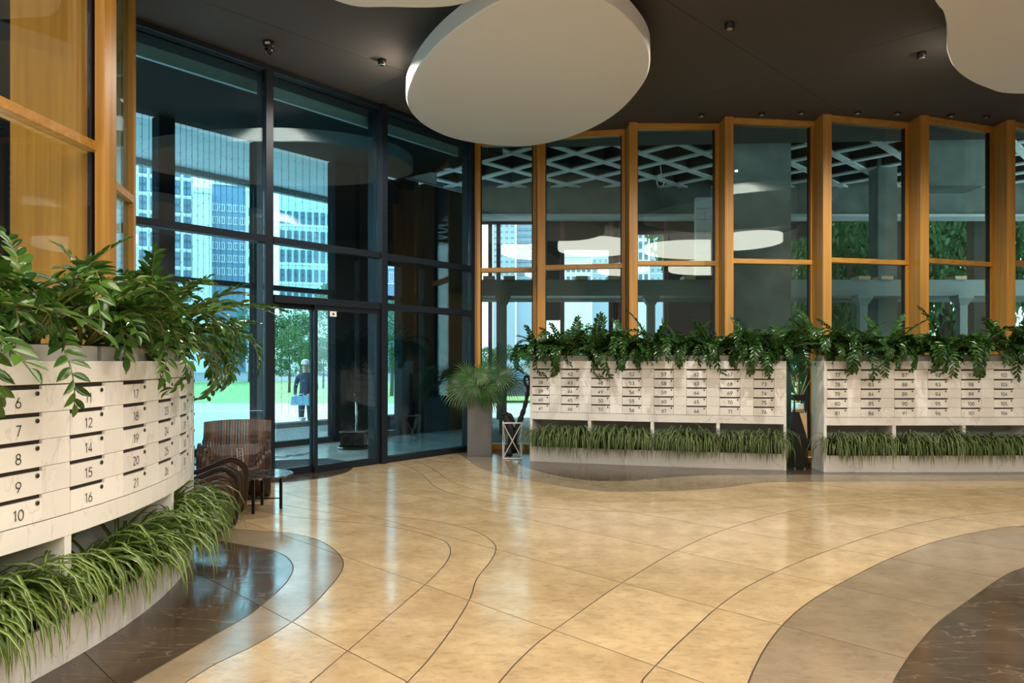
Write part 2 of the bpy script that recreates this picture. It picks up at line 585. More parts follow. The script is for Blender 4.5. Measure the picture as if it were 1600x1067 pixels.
curves_px = {
    'D1': [(250, 838), (300, 840), (342, 845), (405, 856), (430, 861), (449, 871), (458, 886), (452, 903), (437, 921), (400, 953), (375, 969), (306, 1009), (255, 1039), (207, 1067)],
    'D2': [(240, 826), (300, 825), (350, 825), (400, 829), (445, 832), (490, 841), (516, 854), (533, 870), (536, 885), (526, 904), (494, 940), (460, 969), (400, 1007), (339, 1036), (288, 1067)],
    'C3': [(300, 785), (345, 791), (400, 798), (475, 809.5), (569, 818), (632, 827), (677, 839), (698, 848), (704, 862), (696, 880), (670, 908), (625, 947), (544, 1016), (484, 1067)],
    'C4': [(300, 764), (370, 776), (434, 787), (494, 798), (569, 806), (640, 809), (700, 818), (745, 830.5), (771, 848), (774, 862), (764, 880), (745, 904), (734, 936), (707, 981), (670, 1030), (635, 1067)],
    'C9': [(600, 717), (640, 730), (662, 743), (674, 756), (696, 767.5), (737, 778), (794, 787), (869, 794.5), (1000, 800), (1100, 797), (1230, 789), (1400, 779), (1600, 771)],
    'C10': [(645, 716), (677, 733), (700, 749), (726, 760), (775, 771), (850, 780), (1000, 784), (1200, 778), (1400, 769), (1600, 762)],
    'C5': [(1600, 776), (1480, 781), (1380, 785), (1285, 791), (1225, 801), (1169, 816), (1112, 835), (1056, 861), (1000, 893), (944, 929), (857, 991), (812, 1030), (779, 1067)],
    'C6': [(1700, 790), (1600, 797), (1487, 808), (1394, 827.5), (1281, 865), (1187, 906), (1127, 944), (1064, 1000), (1011, 1054), (1002, 1067)],
    'D7': [(1700, 815), (1600, 821), (1544, 828), (1469, 844), (1394, 871), (1319, 908), (1262, 942), (1225, 974), (1199, 1007), (1180, 1041), (1169, 1067)],
    'D8': [(1700, 862), (1600, 887), (1562, 904), (1517, 936), (1469, 970), (1431, 1011), (1405, 1049), (1396, 1067)],
    'D11': [(790, 716), (828, 732), (870, 743), (915, 750), (960, 751.5), (1005, 749.5), (1050, 745.5), (1095, 743), (1160, 741.5), (1228, 741.5), (1400, 742), (1700, 742)],
    'D12': [(715, 708), (730, 717), (745, 728), (775, 739), (831, 751), (925, 766), (1000, 768), (1075, 766), (1131, 761.5), (1180, 755), (1225, 753), (1400, 752), (1700, 750)],
    'D13': [(556, 716), (553, 727), (547, 735), (535, 740), (515, 745), (490, 749), (450, 753), (400, 755), (340, 755), (300, 752)],
}
curves = {}
for k, v in curves_px.items():
    pl = [tuple(p) for p in spline(gpl(v), 4)]
    d = Vector(pl[0]) - Vector(pl[1]); d.normalize()
    if v[0][0] != 645 and v[0][0] != 600 and k not in ('D13', 'D12'):
        q = Vector(pl[0]) + d * 3.5
        pl.insert(0, (q.x, q.y))
    if k == 'D13':
        pl.append((pl[-1][0] - 3, pl[-1][1] + 0.5))
    if k in ('D12', 'D13', 'C9', 'C10'):
        q = Vector(pl[0]) + d * 1.2
        pl.insert(0, (q.x, q.y))
    if k in ('C9', 'C10', 'D11', 'D12'):
        d = Vector(pl[-1]) - Vector(pl[-2]); d.normalize()
        q = Vector(pl[-1]) + d * 4
        pl.append((q.x, q.y))
    if v[-1][1] == 1067:             # runs on towards and past the camera
        d = Vector(pl[-1]) - Vector(pl[-3])
        d.normalize()
        p = Vector(pl[-1])
        for st in (0.5, 0.5, 1.0, 1.5, 3.0):
            d = (d + Vector((0, -0.12))).normalized()
            p = p + d * st
            pl.append((p.x, p.y))
    curves[k] = pl
zone_brown = [curves['D1'] + [(-6, -6), (-6, 6)], curves['D8'] + [(14, -4), (14, 8)], curves['D11'] + [(12, 14), (-0.2, 14)],
              curves['D13'] + [(-6, 9), (-6, 14)]]
zone_taupe = [curves['D2'] + [(-6, -6), (-6, 6)], curves['D7'] + [(14, -4), (14, 8)], curves['D12'] + [(12, 14), (-0.9, 14)]]

vs, es = [], []


def add_line(pl, closed=False):
    o = len(vs)
    vs.extend([Vector(p[:2]) for p in pl])
    for i in range(len(pl) - 1):
        es.append((o + i, o + i + 1))
    if closed:
        es.append((o + len(pl) - 1, o))


add_line(floor_poly, True)
for k, pl in curves.items():
    add_line(pl)
for k in range(-8, 18):              # the straight joints run at 45 degrees
    c = 2.70 + 1.28 * k
    add_line([(c + 12, -12), (c - 20, 20)])
for k in range(-2, 4):               # few return joints, behind the camera and far right only
    c = -10.5 + 3.1 * k
    add_line([(c - 12 + 14, -12 + 0.0), (c + 2 + 14 - 1.2, 0.8)])
ov, oe, of, ove, oee, ofe = delaunay_2d_cdt(vs, es, [], 0, 1e-5)
con = set()
for i, e in enumerate(oe):
    if oee[i]:
        con.add((min(e), max(e)))
edge_f = {}
for fi, f in enumerate(of):
    for i in range(len(f)):
        a, b = f[i], f[(i + 1) % len(f)]
        edge_f.setdefault((min(a, b), max(a, b)), []).append(fi)
cell = [-1] * len(of)
nc = 0
for s0 in range(len(of)):
    if cell[s0] >= 0:
        continue
    st = [s0]; cell[s0] = nc
    while st:
        fi = st.pop()
        f = of[fi]
        for i in range(len(f)):
            a, b = f[i], f[(i + 1) % len(f)]
            e = (min(a, b), max(a, b))
            if e in con:
                continue
            for g in edge_f[e]:
                if cell[g] < 0:
                    cell[g] = nc; st.append(g)
    nc += 1
cells = [[] for _ in range(nc)]
for fi, c in enumerate(cell):
    cells[c].append(fi)
for fs_ in cells:
    best, area = None, 0
    tot = 0
    for fi in fs_:
        a, b, c = [ov[i] for i in of[fi]]
        s_ = abs((b - a).cross(c - a)) / 2
        tot += s_
        if s_ > area:
            area, best = s_, (a + b + c) / 3
    if best is None or tot < 0.002 or not inside(best, floor_poly):
        continue
    mat = 'beige'
    if any(inside(best, z) for z in zone_brown): mat = 'brown'
    elif any(inside(best, z) for z in zone_taupe): mat = 'taupe'
    bm = bmesh.new()
    vm = {}
    for fi in fs_:
        for i in of[fi]:
            if i not in vm:
                vm[i] = bm.verts.new((ov[i].x, ov[i].y, 0))
        bm.faces.new([vm[i] for i in of[fi]])
    bmesh.ops.recalc_face_normals(bm, faces=bm.faces)
    for f in bm.faces:
        if f.normal.z < 0: f.normal_flip()
    bmesh.ops.dissolve_limit(bm, angle_limit=0.02, verts=bm.verts, edges=bm.edges)
    r = bmesh.ops.inset_region(bm, faces=bm.faces[:], thickness=0.0040, use_boundary=True, use_even_offset=False)
    bmesh.ops.translate(bm, verts=list({v for f in r['faces'] for v in f.verts if any(e.is_boundary for e in v.link_edges)}), vec=(0, 0, -0.006))
    for f in r['faces']: f.material_index = 1
    bmesh.ops.triangulate(bm, faces=[f for f in bm.faces if len(f.verts) > 4])
    me = bpy.data.meshes.new('tile')
    bm.to_mesh(me); bm.free()
    me.materials.append(M[mat]); me.materials.append(M['grout'])
    obj('tile', me, floor)

# ================================================================== CEILING AND SHELL
ce = MB()
ceil_poly = [(-6, -6.6), (-6, 6.6), tuple(GL0 + GN * 0.2), tuple(GL1 + GN * 0.2), (-0.5, 11.9), (9.6, 11.3), (9.6, -6.6)]
ce.prism(ceil_poly, CEIL + 0.012, CEIL + 0.3)
ceiling = ce.build('ceiling', M['ceil_gap'])
tag(ceiling, kind='structure')
# plasterboard panels laid at 45 degrees, 4 mm apart
bm0 = [Vector(p) for p in ceil_poly]
S = 3.2
for i in range(-6, 7):
    for j in range(-6, 7):
        q = []
        for a, b in ((0, 0), (1, 0), (1, 1), (0, 1)):
            u = (i + a) * S + (-0.003 if a else 0.003)
            w = (j + b) * S + (-0.003 if b else 0.003)
            q.append(Vector(((u - w) * 0.7071 + 1.0, (u + w) * 0.7071 + 2.0)))
        poly = q
        cp = [tuple(p) for p in bm0]
        ar = sum(cp[k][0] * cp[(k + 1) % len(cp)][1] - cp[(k + 1) % len(cp)][0] * cp[k][1] for k in range(len(cp)))
        if ar < 0: cp = cp[::-1]
        # clip the room outline by the convex panel (Sutherland-Hodgman)
        out = [Vector(p) for p in cp]
        for k in range(4):
            A, B = poly[k], poly[(k + 1) % 4]
            nx = []
            for t in range(len(out)):
                P0, P1 = out[t - 1], out[t]
                d0 = (B - A).cross(P0 - A); d1 = (B - A).cross(P1 - A)
                if (d0 >= 0) != (d1 >= 0):
                    nx.append(P0 + (P1 - P0) * (d0 / (d0 - d1)))
                if d1 >= 0: nx.append(P1)
            out = nx
            if not out: break
        if len(out) < 3: continue
        pm = MB()
        pm.prism([tuple(p) for p in out], CEIL, CEIL + 0.011)
        pm.build('ceiling_panel', M['ceil'], ceiling)

wb = MB(); wb.box(-6, 9.6, -6.8, -6.6, 0, CEIL); tag(wb.build('wall_back', M['wallp']), kind='structure')
wr = MB(); wr.box(9.6, 9.8, -6.8, 11.2, 0, CEIL); tag(wr.build('wall_right', M['wallp']), kind='structure')
wl = MB(); wl.obox((-3.35, -6.6), (-3.10, 0.9), 0.2, 0, CEIL, 0.1); tag(wl.build('wall_left', M['wallp']), kind='structure')


def disc(name, outline, z0, z1, mat, label, group=None, lamp=False):
    pts = [tuple(p) for p in spline(outline, 8, True)]
    cx = sum(p[0] for p in pts) / len(pts); cy = sum(p[1] for p in pts) / len(pts)
    ar = sum(pts[i][0] * pts[(i + 1) % len(pts)][1] - pts[(i + 1) % len(pts)][0] * pts[i][1] for i in range(len(pts)))
    if ar < 0: pts = pts[::-1]
    t = thing(name, (cx, cy, z1), label, 'ceiling panel', group)
    n = len(pts)
    m = MB()
    ring = lambda s, z: [(cx + (p[0] - cx) * s, cy + (p[1] - cy) * s, z) for p in pts]
    R = [ring(0.992, z0), ring(1.0, z0 + 0.015), ring(1.0, z1)]
    m.add(R[0] + R[1] + R[2], [tuple(range(n - 1, -1, -1)), tuple(range(2 * n, 3 * n))] +
          [(k * n + i, k * n + (i + 1) % n, (k + 1) * n + (i + 1) % n, (k + 1) * n + i) for k in (0, 1) for i in range(n)])
    m.build('panel', mat, t)
    for a in range(4):
        h = MB()
        p = pts[a * n // 4]
        q = (cx + (p[0] - cx) * 0.6, cy + (p[1] - cy) * 0.6)
        h.tube([(q[0], q[1], z1 - 0.01), (q[0], q[1], CEIL + 0.005)], 0.012, 8)
        h.build('hanger', M['blackm'], t)
    return t


DZ = 4.5
dpx = lambda L: [((x - 800) * ((DZ - EYE) * F / (HZ - y)) / F, (DZ - EYE) * F / (HZ - y)) for x, y in L]
disc('ceiling_disc', dpx([(830, 228), (900, 211), (960, 180), (1003, 135), (1016, 92), (1000, 52), (952, 8), (880, -16), (800, -4), (740, 26), (680, 74), (645, 120), (635, 158), (655, 190), (700, 214), (760, 226)]),
     DZ, DZ + 0.19, M['disc'], 'large white egg-shaped panel hung whole under the dark ceiling, top centre of the photo')
disc('ceiling_disc', [(-1.54, 6.21), (-1.06, 6.34), (-0.39, 6.26), (0.0, 5.6), (-0.2, 4.4), (-1.0, 3.8), (-1.9, 4.2), (-2.2, 5.2)],
     DZ, DZ + 0.19, M['disc'], 'white ceiling panel cut off by the top edge, left of the whole oval one')
disc('ceiling_disc', dpx([(1460, 0), (1474, 20), (1480, 50), (1480, 82), (1497, 113), (1540, 137), (1600, 147)]) + [(7.4, 8.2), (8.2, 6.5), (7.0, 4.6), (4.8, 3.9), (3.2, 4.8), (3.2, 5.6)],
     DZ, DZ + 0.19, M['disc'], 'white wavy-edged ceiling panel at the top right corner')


def ell(cx, cy, a, b, rot=0):
    return [(cx + a * math.cos(t) * math.cos(rot) - b * math.sin(t) * math.sin(rot), cy + a * math.cos(t) * math.sin(rot) + b * math.sin(t) * math.cos(rot)) for t in [k * PI / 5 for k in range(10)]]


for (cx, cy, a, b, r, wh) in ((1.6, 1.0, 1.5, 1.1, 0.3, 'mirrored in the second and third timber bays'), (5.6, 0.6, 1.7, 1.2, -0.3, 'mirrored right of the third timber post'),
                              (-1.0, 2.05, 1.0, 1.3, 0.0, 'mirrored in the second timber bay only'), (8.35, 2.7, 0.85, 1.1, 0, 'mirrored in the fourth timber bay'), (-0.6, -3.3, 1.6, 1.3, 0.0, 'at the back of the hall, on the left'), (3.2, -3.4, 1.7, 1.4, 0, 'at the back of the hall, in the middle'), (7.2, -3.2, 1.6, 1.5, 0.2, 'at the back of the hall, on the right')):
    disc('luminous_disc', ell(cx, cy, a, b, r), DZ, DZ + 0.19, M['lamp'], 'glowing warm oval ceiling lamp ' + wh, 'glowing oval ceiling lamps')


def dome_camera(px, py, label):
    y = (CEIL - EYE) * F / (HZ - py)
    x = ax(px, y)
    t = thing('security_camera', (x, y, CEIL), label, 'security camera')
    m = MB(); m.lathe([(0.05, -0.075), (0.062, -0.06), (0.065, -0.01), (0.065, 0.0)], (x, y, CEIL), 24); m.build('housing', M['blackm'], t, True)
    m = MB(); m.lathe([(0.004, -0.135), (0.025, -0.128), (0.042, -0.105), (0.05, -0.07), (0.05, -0.06)], (x, y, CEIL), 24); m.build('dome', M['rubber'], t, True)
    m = MB(); m.box(x - 0.02, x + 0.03, y - 0.068, y - 0.06, CEIL - 0.045, CEIL - 0.02); m.build('label_plate', M['paper'], t)


dome_camera(420, 66, 'small black dome camera on the dark ceiling above the glass wall')


def spot(px, py, label, big=True):
    y = (CEIL - EYE) * F / (HZ - py)
    x = ax(px, y)
    t = thing('ceiling_spotlight', (x, y, CEIL), label, 'spotlight', 'small black ceiling fittings')
    r, h = (0.05, 0.065) if big else (0.045, 0.03)
    m = MB(); m.lathe([(r * 0.8, -h), (r, -h), (r, -0.005), (r, 0.0)], (x, y, CEIL), 16); m.build('housing', M['blackm'], t, True)
    m = MB(); m.lathe([(r * 0.6, -h - 0.004), (r * 0.7, -h + 0.002)], (x, y, CEIL), 16); m.build('lens', M['steel'], t)
    if big:
        ld = bpy.data.lights.new('spot_beam', 'SPOT')
        ld.energy = SPOT_POWER; ld.color = (1.0, 0.93, 0.82); ld.spot_size = 2.7; ld.spot_blend = 0.6; ld.shadow_soft_size = 0.02
        lo = bpy.data.objects.new('spot_beam', ld); lo.location = (0, 0, -h - 0.02)
        link(lo, t)


spot(597, 93, 'small black ceiling fitting left of the big white oval panel')
spot(1140, 36, 'small black ceiling fitting right of the big white oval panel')
spot(1440, 82, 'small black ceiling fitting beside the wavy-edged panel')
for px, py, w in ((1096, 178, 'first'), (1190, 176, 'second'), (1252, 174, 'third'), (1340, 174, 'fourth'), (1402, 175, 'fifth'), (1486, 178, 'sixth'), (1541, 180, 'seventh')):
    spot(px, py + 1, w + ' tiny black spotlight from the left in the row above the timber facade', False)


# ================================================================== GLAZING
def pane(name, p0, p1, z0, z1, mat, parent, th=0.016, side=0.0):
    m = MB(); m.obox(p0, p1, th, z0, z1, side)
    return m.build(name, mat, parent)


# timber sawtooth facade, one window per bay
wn = 0


def window(loc):
    global wn
    wn += 1
    return tag(thing('window_%d' % wn, loc), kind='structure')


for i in range(len(POSTS) - 1):
    P, Q = POSTS[i], POSTS[i + 1]
    w = window((P[0], P[1], 0))
    a = Vector((P[0] + 0.06, P[1] + 0.10))
    b = Vector((Q[0] - 0.06, Q[1] + 0.36))
    d = (b - a).normalized()
    m = MB(); m.box(P[0] - 0.062, P[0] + 0.062, P[1], P[1] + 0.42, 0, CEIL); m.build('post', M['wood'], w, bevel=0.004)
    for nm, z0, z1 in (('head', CEIL - 0.085, CEIL), ('transom', TRANSOM - 0.035, TRANSOM + 0.035), ('sill', 0, 0.09)):
        m = MB(); m.obox(a, b, 0.12, z0, z1); m.build(nm, M['woodx'], w, bevel=0.004)
    m = MB(); m.obox(b - d * 0.055, b, 0.10, 0.09, CEIL - 0.085); m.build('jamb', M['wood'], w)
    for z0, z1 in ((0.09, TRANSOM - 0.035), (TRANSOM + 0.035, CEIL - 0.085)):
        m = MB()
        m.obox(a, a + d * 0.02, 0.05, z0, z1, 0.0); m.obox(b - d * 0.075, b - d * 0.055, 0.05, z0, z1, 0.0)
        m.build('gasket', M['gasket'], w)
    pane('upper_pane', a + d * 0.02, b - d * 0.075, TRANSOM + 0.035, CEIL - 0.085, M['gl_green'], w)
    pane('lower_pane', a + d * 0.02, b - d * 0.075, 0.09, TRANSOM - 0.035, M['gl_green'], w)
m = MB(); m.box(POSTS[-1][0] - 0.06, POSTS[-1][0] + 0.06, POSTS[-1][1], POSTS[-1][1] + 0.42, 0, CEIL)
tag(m.build('trim_1', M['wood']), kind='structure')
m = MB(); m.box(8.66, 9.6, 10.95, 11.15, 0, CEIL); tag(m.build('wall_far', M['wallp']), kind='structure')

# left timber facade: near bay, post, deep outer fin, next bay
w = window((LEFT_POST[0], LEFT_POST[1], 0))
A0 = Vector((-3.05, 1.0)); A1 = Vector(LEFT_POST)
da = (A1 - A0).normalized()
A0n = Vector((-2.99, 3.0))
m = MB(); m.box(LEFT_POST[0] - 0.035, LEFT_POST[0] + 0.032, LEFT_POST[1] - 0.05, LEFT_POST[1] + 0.10, 0, CEIL); m.build('post', M['wood'], w, bevel=0.004)
B1 = Vector((LEFT_POST[0] - 0.05, LEFT_POST[1]))
m = MB(); m.obox(A0, B1, 0.13, TRANSOM - 0.032, TRANSOM + 0.032, 0.03); m.build('transom', M['woodx'], w, bevel=0.004)
m = MB(); m.obox(A0, B1, 0.12, 0, 0.09, 0.03); m.build('sill', M['woodx'], w)
m = MB(); m.obox(A0, B1, 0.12, CEIL - 0.085, CEIL, 0.03); m.build('head', M['woodx'], w)
m = MB(); m.obox(B1 - da * 0.03, B1 + da * 0.06, 0.03, 0.09, CEIL - 0.085, 0.03); m.build('gasket', M['gasket'], w)
pane('upper_pane', A0, B1 - da * 0.03, TRANSOM + 0.032, CEIL - 0.085, M['gl_clear'], w, side=0.035)
pane('lower_pane', A0, B1 - da * 0.03, 0.09, TRANSOM - 0.032, M['gl_clear'], w, side=0.035)
m = MB()
fx = [ax(22, 4.98), ax(150, 4.98)]
m.box(fx[0] - 0.02, LEFT_POST[0] - 0.06, 4.97, 5.05, 0, CEIL); m.build('fin', M['wood'], w)
m = MB(); m.box(fx[0] - 0.35, fx[0] - 0.08, 5.3, 5.6, 0, CEIL); m.build('outer_column', M['pier'], w)
m = MB(); m.prism([(-3.2, -6), (-3.0, 4.9), (-3.4, 6.2), (-4.1, 7.3), (-9.5, 9.5), (-9.5, -6)], CEIL + 0.02, CEIL + 0.3); tag(m.build('ceiling_light_block', M['ceil_out']), kind='structure')  # roof added to keep sky light off the timber fin
m = MB(); m.box(-9.5, -9.2, -6, 7.6, -0.4, CEIL); tag(m.build('wall_light_block', M['pier']), kind='structure')  # unseen wall added to block side light from the timber fin
m = MB(); m.box(-9.5, -3.4, -6.3, -6, -0.4, CEIL); tag(m.build('wall_light_block_end', M['pier']), kind='structure')  # unseen end wall, added to close the light blocker
w = window((-3.3, 5.88, 0))
C0, C1 = Vector((-3.285, 5.90)), Vector((-3.415, 6.42))
m = MB(); m.obox(Vector(LEFT_POST) + Vector((-0.02, 0.1)), C0, 0.05, 0, CEIL); m.build('return_fin', M['wood'], w)
m = MB(); m.obox(C0, C1, 0.10, TRANSOM - 0.032, TRANSOM + 0.032); m.build('transom', M['woodx'], w)
m = MB(); m.obox(C0, C1, 0.10, CEIL - 0.085, CEIL); m.build('head', M['woodx'], w)
m = MB(); m.obox(C1, C1 + (C1 - C0).normalized() * 0.06, 0.10, 0, CEIL); m.build('jamb', M['wood'], w)
pane('upper_pane', C0, C1, TRANSOM + 0.032, CEIL - 0.085, M['gl_green'], w)
pane('lower_pane', C0, C1, 0.0, TRANSOM - 0.032, M['gl_green'], w)
m = MB(); m.obox(C1 + Vector((-0.02, 0.1)), GL0, 0.08, 0, CEIL); m.build('return_fin', M['wood'], w)


# dark glazed wall with the sliding door
def on_glass(px):                    # where a pixel column meets the glazed wall in plan
    k = (px - 800) / F
    # GL0.x + t*GD.x = k*(GL0.y + t*GD.y)
    t = (k * GL0.y - GL0.x) / (GD.x - k * GD.y)
    return GL0 + GD * t


DOORH = 2.14
g0, g1, g2, g3 = GL0, on_glass(418), on_glass(594), GL1
for (p, q, kind) in ((g0, g1, 'plain'), (g1, g2, 'door'), (g2, g3, 'side')):
    w = window((p.x, p.y, 0))
    p2, q2 = p + GD * 0.05, q - GD * 0.05
    m = MB(); m.obox(p2, q2, 0.12, CEIL - 0.06, CEIL); m.build('head', M['frame'], w)
    m = MB(); m.obox(p2, q2, 0.12, TRANSOM - 0.04, TRANSOM + 0.04); m.build('transom', M['frame'], w)
    pane('upper_pane', p2, q2, TRANSOM + 0.04, CEIL - 0.06, M['gl_blue'], w)
    if kind == 'plain':
        m = MB(); m.obox(p2, q2, 0.12, 0, 0.08); m.build('sill', M['frame'], w)
        pane('lower_pane', p2, q2, 0.08, TRANSOM - 0.04, M['gl_blue'], w)
    else:
        m = MB(); m.obox(p2, q2, 0.14, DOORH - 0.04, DOORH + 0.05); m.build('transom', M['frame'], w)
        pane('middle_pane', p2, q2, DOORH + 0.05, TRANSOM - 0.04, M['gl_blue'], w)
        if kind == 'side':
            m = MB(); m.obox(p2, q2, 0.12, 0, 0.08); m.build('sill', M['frame'], w)
            pane('lower_pane', p2, q2, 0.08, DOORH - 0.04, M['gl_blue'], w)
    m = MB(); m.obox(p - GD * 0.05, p + GD * 0.05, 0.30 if kind == 'side' else 0.2, 0, CEIL, 0.05); m.build('mullion', M['frame'], w, bevel=0.004)
m = MB(); m.obox(g3 - GD * 0.05, g3 + GD * 0.03, 0.2, 0, CEIL, 0.05); tag(m.build('trim_2', M['frame']), kind='structure')
m = MB(); m.obox(g0, g3, 0.05, 4.66, 4.80, 0.3); tag(m.build('trim_3', M['soffit']), kind='structure')

door = tag(thing('door_1', (g1.x, g1.y, 0)), kind='structure')
dl, dm, dr = g1 + GD * 0.06, on_glass(490), g2 - GD * 0.06
for (p, q, sd) in ((dl, dm + GD * 0.02, 0.03), (dm - GD * 0.02, dr, -0.03)):
    m = MB()
    m.obox(p, q, 0.045, 0, 0.09, sd); m.obox(p, q, 0.045, DOORH - 0.10, DOORH - 0.04, sd)
    m.obox(p, p + GD * 0.045, 0.045, 0.09, DOORH - 0.10, sd); m.obox(q - GD * 0.045, q, 0.045, 0.09, DOORH - 0.10, sd)
    m.build('leaf_frame', M['frame'], door)
    pane('leaf_pane', p + GD * 0.045, q - GD * 0.045, 0.09, DOORH - 0.10, M['gl_out'], door, 0.012, sd)
m = MB(); m.obox(on_glass(511), on_glass(521), 0.004, az(495, 9.3), az(487, 9.3), -0.062); st = m.build('sticker', M['paper'], door)
m = MB(); m.obox(on_glass(514.5), on_glass(517.5), 0.002, az(492.5, 9.3), az(489.5, 9.3), -0.0655); m.build('sticker_mark', M['black'], st)

# vestibule: outer glazing, dark piers, floor and mat
OFF = 2.7
o0, o1 = GL0 + GN * OFF - GD * 2.6, GL1 + GN * OFF + GD * 0.6


def on_outer(px, off=OFF):
    k = (px - 800) / F
    a = GL0 + GN * off
    t = (k * a.y - a.x) / (GD.x - k * GD.y)
    return a + GD * t


vf = MB(); vf.prism([tuple(GL0 - GD * 3 + GN * 0.02), tuple(GL1 + GN * 0.02), tuple(GL1 + GN * OFF + GD * 1), tuple(GL0 + GN * OFF - GD * 3)], -0.12, 0.0)
tag(vf.build('floor_vestibule', M['vest']), kind='structure')
ow = window((o0.x, o0.y, 0))
cols = [(243, 268), (396, 420), (518, 548), (556, 600), (622, 648), (657, 745)]
for a, b in cols:
    m = MB(); m.obox(on_outer(a), on_outer(b), 0.22, 0, 4.86); m.build('pier', M['pier'], ow)
m = MB(); m.obox(o0, on_outer(745), 0.14, 0, 0.10); m.build('sill', M['frame'], ow)
m = MB(); m.obox(o0, on_outer(745), 0.14, TRANSOM - 0.30, TRANSOM - 0.22); m.build('transom', M['frame'], ow)
ed = [(120, 243), (268, 396), (420, 518), (548, 556), (600, 622), (648, 657)]
for a, b in ed:
    p, q = on_outer(a), on_outer(b)
    pane('outer_pane', p, q, 0.10, TRANSOM - 0.30, M['gl_out'], ow)
    if b < 530:
        pane('outer_pane', p, q, TRANSOM - 0.22, 4.80, M['gl_out'], ow)
    else:
        m = MB(); m.obox(p, q, 0.1, TRANSOM + 0.35, 4.8); m.build('infill_panel', M['pier'], ow)
m = MB(); m.obox(on_glass(425) + GN * 0.1, on_outer(425), 0.03, 0.0, 2.4); tag(m.build('window_20', M['gl_out']), kind='structure')
# soffits
m = MB(); m.prism([tuple(GL0 + GN * 0.2 - GD * 4), tuple(GL1 + GN * 0.2 + GD), tuple(GL1 + GN * (OFF + 0.1) + GD), tuple(GL0 + GN * (OFF + 0.1) - GD * 4)], 4.88, 5.1)
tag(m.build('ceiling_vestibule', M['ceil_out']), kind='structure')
sf = tag(thing('ceiling_canopy', (GL0.x - 3, GL0.y + 3, 5.0)), kind='structure')
for r_ in range(4):
    for c_ in range(14):
        a = GL0 + GN * (OFF + 0.12 + r_ * 0.62) + GD * (-5.5 + c_ * 0.95)
        q = [a, a + GD * 0.944, a + GD * 0.944 + GN * 0.614, a + GN * 0.614]
        m = MB(); m.prism([tuple(p) for p in q], 4.93, 4.95); m.build('soffit_panel', M['soffit'], sf)
m = MB(); m.obox(GL0 + GN * (OFF + 2.65) - GD * 5.5, GL1 + GN * (OFF + 2.65) + GD * 2, 0.12, 4.82, 5.2); m.build('fascia', M['greysteel'], sf)
m = MB(); m.prism([tuple(GL0 + GN * (OFF + 0.1) - GD * 5.5), tuple(GL1 + GN * (OFF + 0.1) + GD * 2), tuple(GL1 + GN * (OFF + 2.6) + GD * 2), tuple(GL0 + GN * (OFF + 2.6) - GD * 5.5)], 4.97, 5.2)
m.build('canopy_slab', M['greysteel'], sf)

# mat with a pale flourish
mt = thing('entrance_mat', (*(on_glass(470) + GN * 0.8), 0.0), 'dark grey entrance mat with a pale flourish behind the sliding door', 'mat')
m = MB()
ma = [on_glass(418) + GN * 0.15, on_glass(575) + GN * 0.15, on_glass(575) + GN * 0.9, on_glass(418) + GN * 1.9]
m.prism([tuple(p) for p in ma], 0.0, 0.012); m.build('carpet', M['mat'], mt)
m = MB()
cc = Vector(gp(455, 713))
for k, (dx, am) in enumerate(((-0.16, 0.06), (0.06, 0.05), (0.24, 0.045))):
    pts = []
    for t in range(22):
        u = t / 21
        p = cc + GD * (dx + (u - 0.5) * 0.24 + 0.03 * math.sin(9 * u)) + GN * (am * math.sin(7.5 * u + k))
        pts.append((p.x, p.y, 0.0125))
    m.tube(pts, 0.008, 4)
m.build('flourish', M['mat_mark'], mt)

# shoe-cleaning machine in the vestibule
c = Vector((ax(553, 11.6), 11.6))
t = thing('shoe_cleaner', (c.x, c.y, 0), 'black shoe-cleaning machine with an upright chrome handle inside the entrance', 'machine')
m = MB(); m.lathe([(0.26, 0), (0.27, 0.02), (0.25, 0.04)], (c.x, c.y, 0), 24); m.build('base', M['rubber'], t)
m = MB(); m.box(c.x - 0.19, c.x + 0.19, c.y - 0.14, c.y + 0.14, 0.04, 0.27); m.build('body', M['rubber'], t, bevel=0.02)
m = MB(); m.box(c.x - 0.20, c.x + 0.20, c.y - 0.15, c.y + 0.15, 0.27, 0.29); m.build('top_plate', M['steel'], t, bevel=0.005)
for dx in (-0.09, 0.10):
    m = MB()
    for k in range(5):
        m.tube([(c.x + dx + 0.075 * math.cos(a), c.y - 0.15 + 0.004 * k, 0.15 + 0.075 * math.sin(a)) for a in [j * PI / 8 for j in range(16)]], 0.008, 5, True)
    m.build('brush', M['slot'], t)
m = MB(); m.tube([(c.x + 0.04, c.y, 0.29), (c.x + 0.04, c.y, 0.75)], 0.018, 10); m.build('pole', M['steel'], t, True)
m = MB(); m.tube([(c.x + 0.04, c.y, 0.75), (c.x + 0.04, c.y, 0.83), (c.x + 0.03, c.y - 0.03, 0.87)], 0.024, 10); m.build('grip', M['rubber'], t, True)

# fairy-light strings hung in front of the outer glazing
fl_t = thing('fairy_light_curtain', (*(on_outer(330, OFF + 0.25)), 4.93), 'curtain of thin fairy light strings hanging outside the dark glass wall', 'light string')
for px in list(range(200, 242, 11)) + list(range(273, 396, 9)) + list(range(440, 520, 11)):
    p = on_outer(px, OFF + 0.25)
    m = MB(); m.tube([(p.x, p.y, 4.93), (p.x, p.y, 0.5 if px > 430 else 2.4)], 0.004, 4)
    s_ = m.build('string', M['wire'], fl_t)
    m = MB()
    z = 4.8
    while z > (0.6 if px > 430 else 2.5):
        q = (p.x + random.uniform(-0.02, 0.02), p.y, z)
        m.lathe([(0.001, -0.012), (0.009, 0), (0.001, 0.012)], q, 5)
        z -= random.uniform(0.14, 0.24)
    m.build('bulbs', M['bulb'], s_)['kind'] = 'stuff'

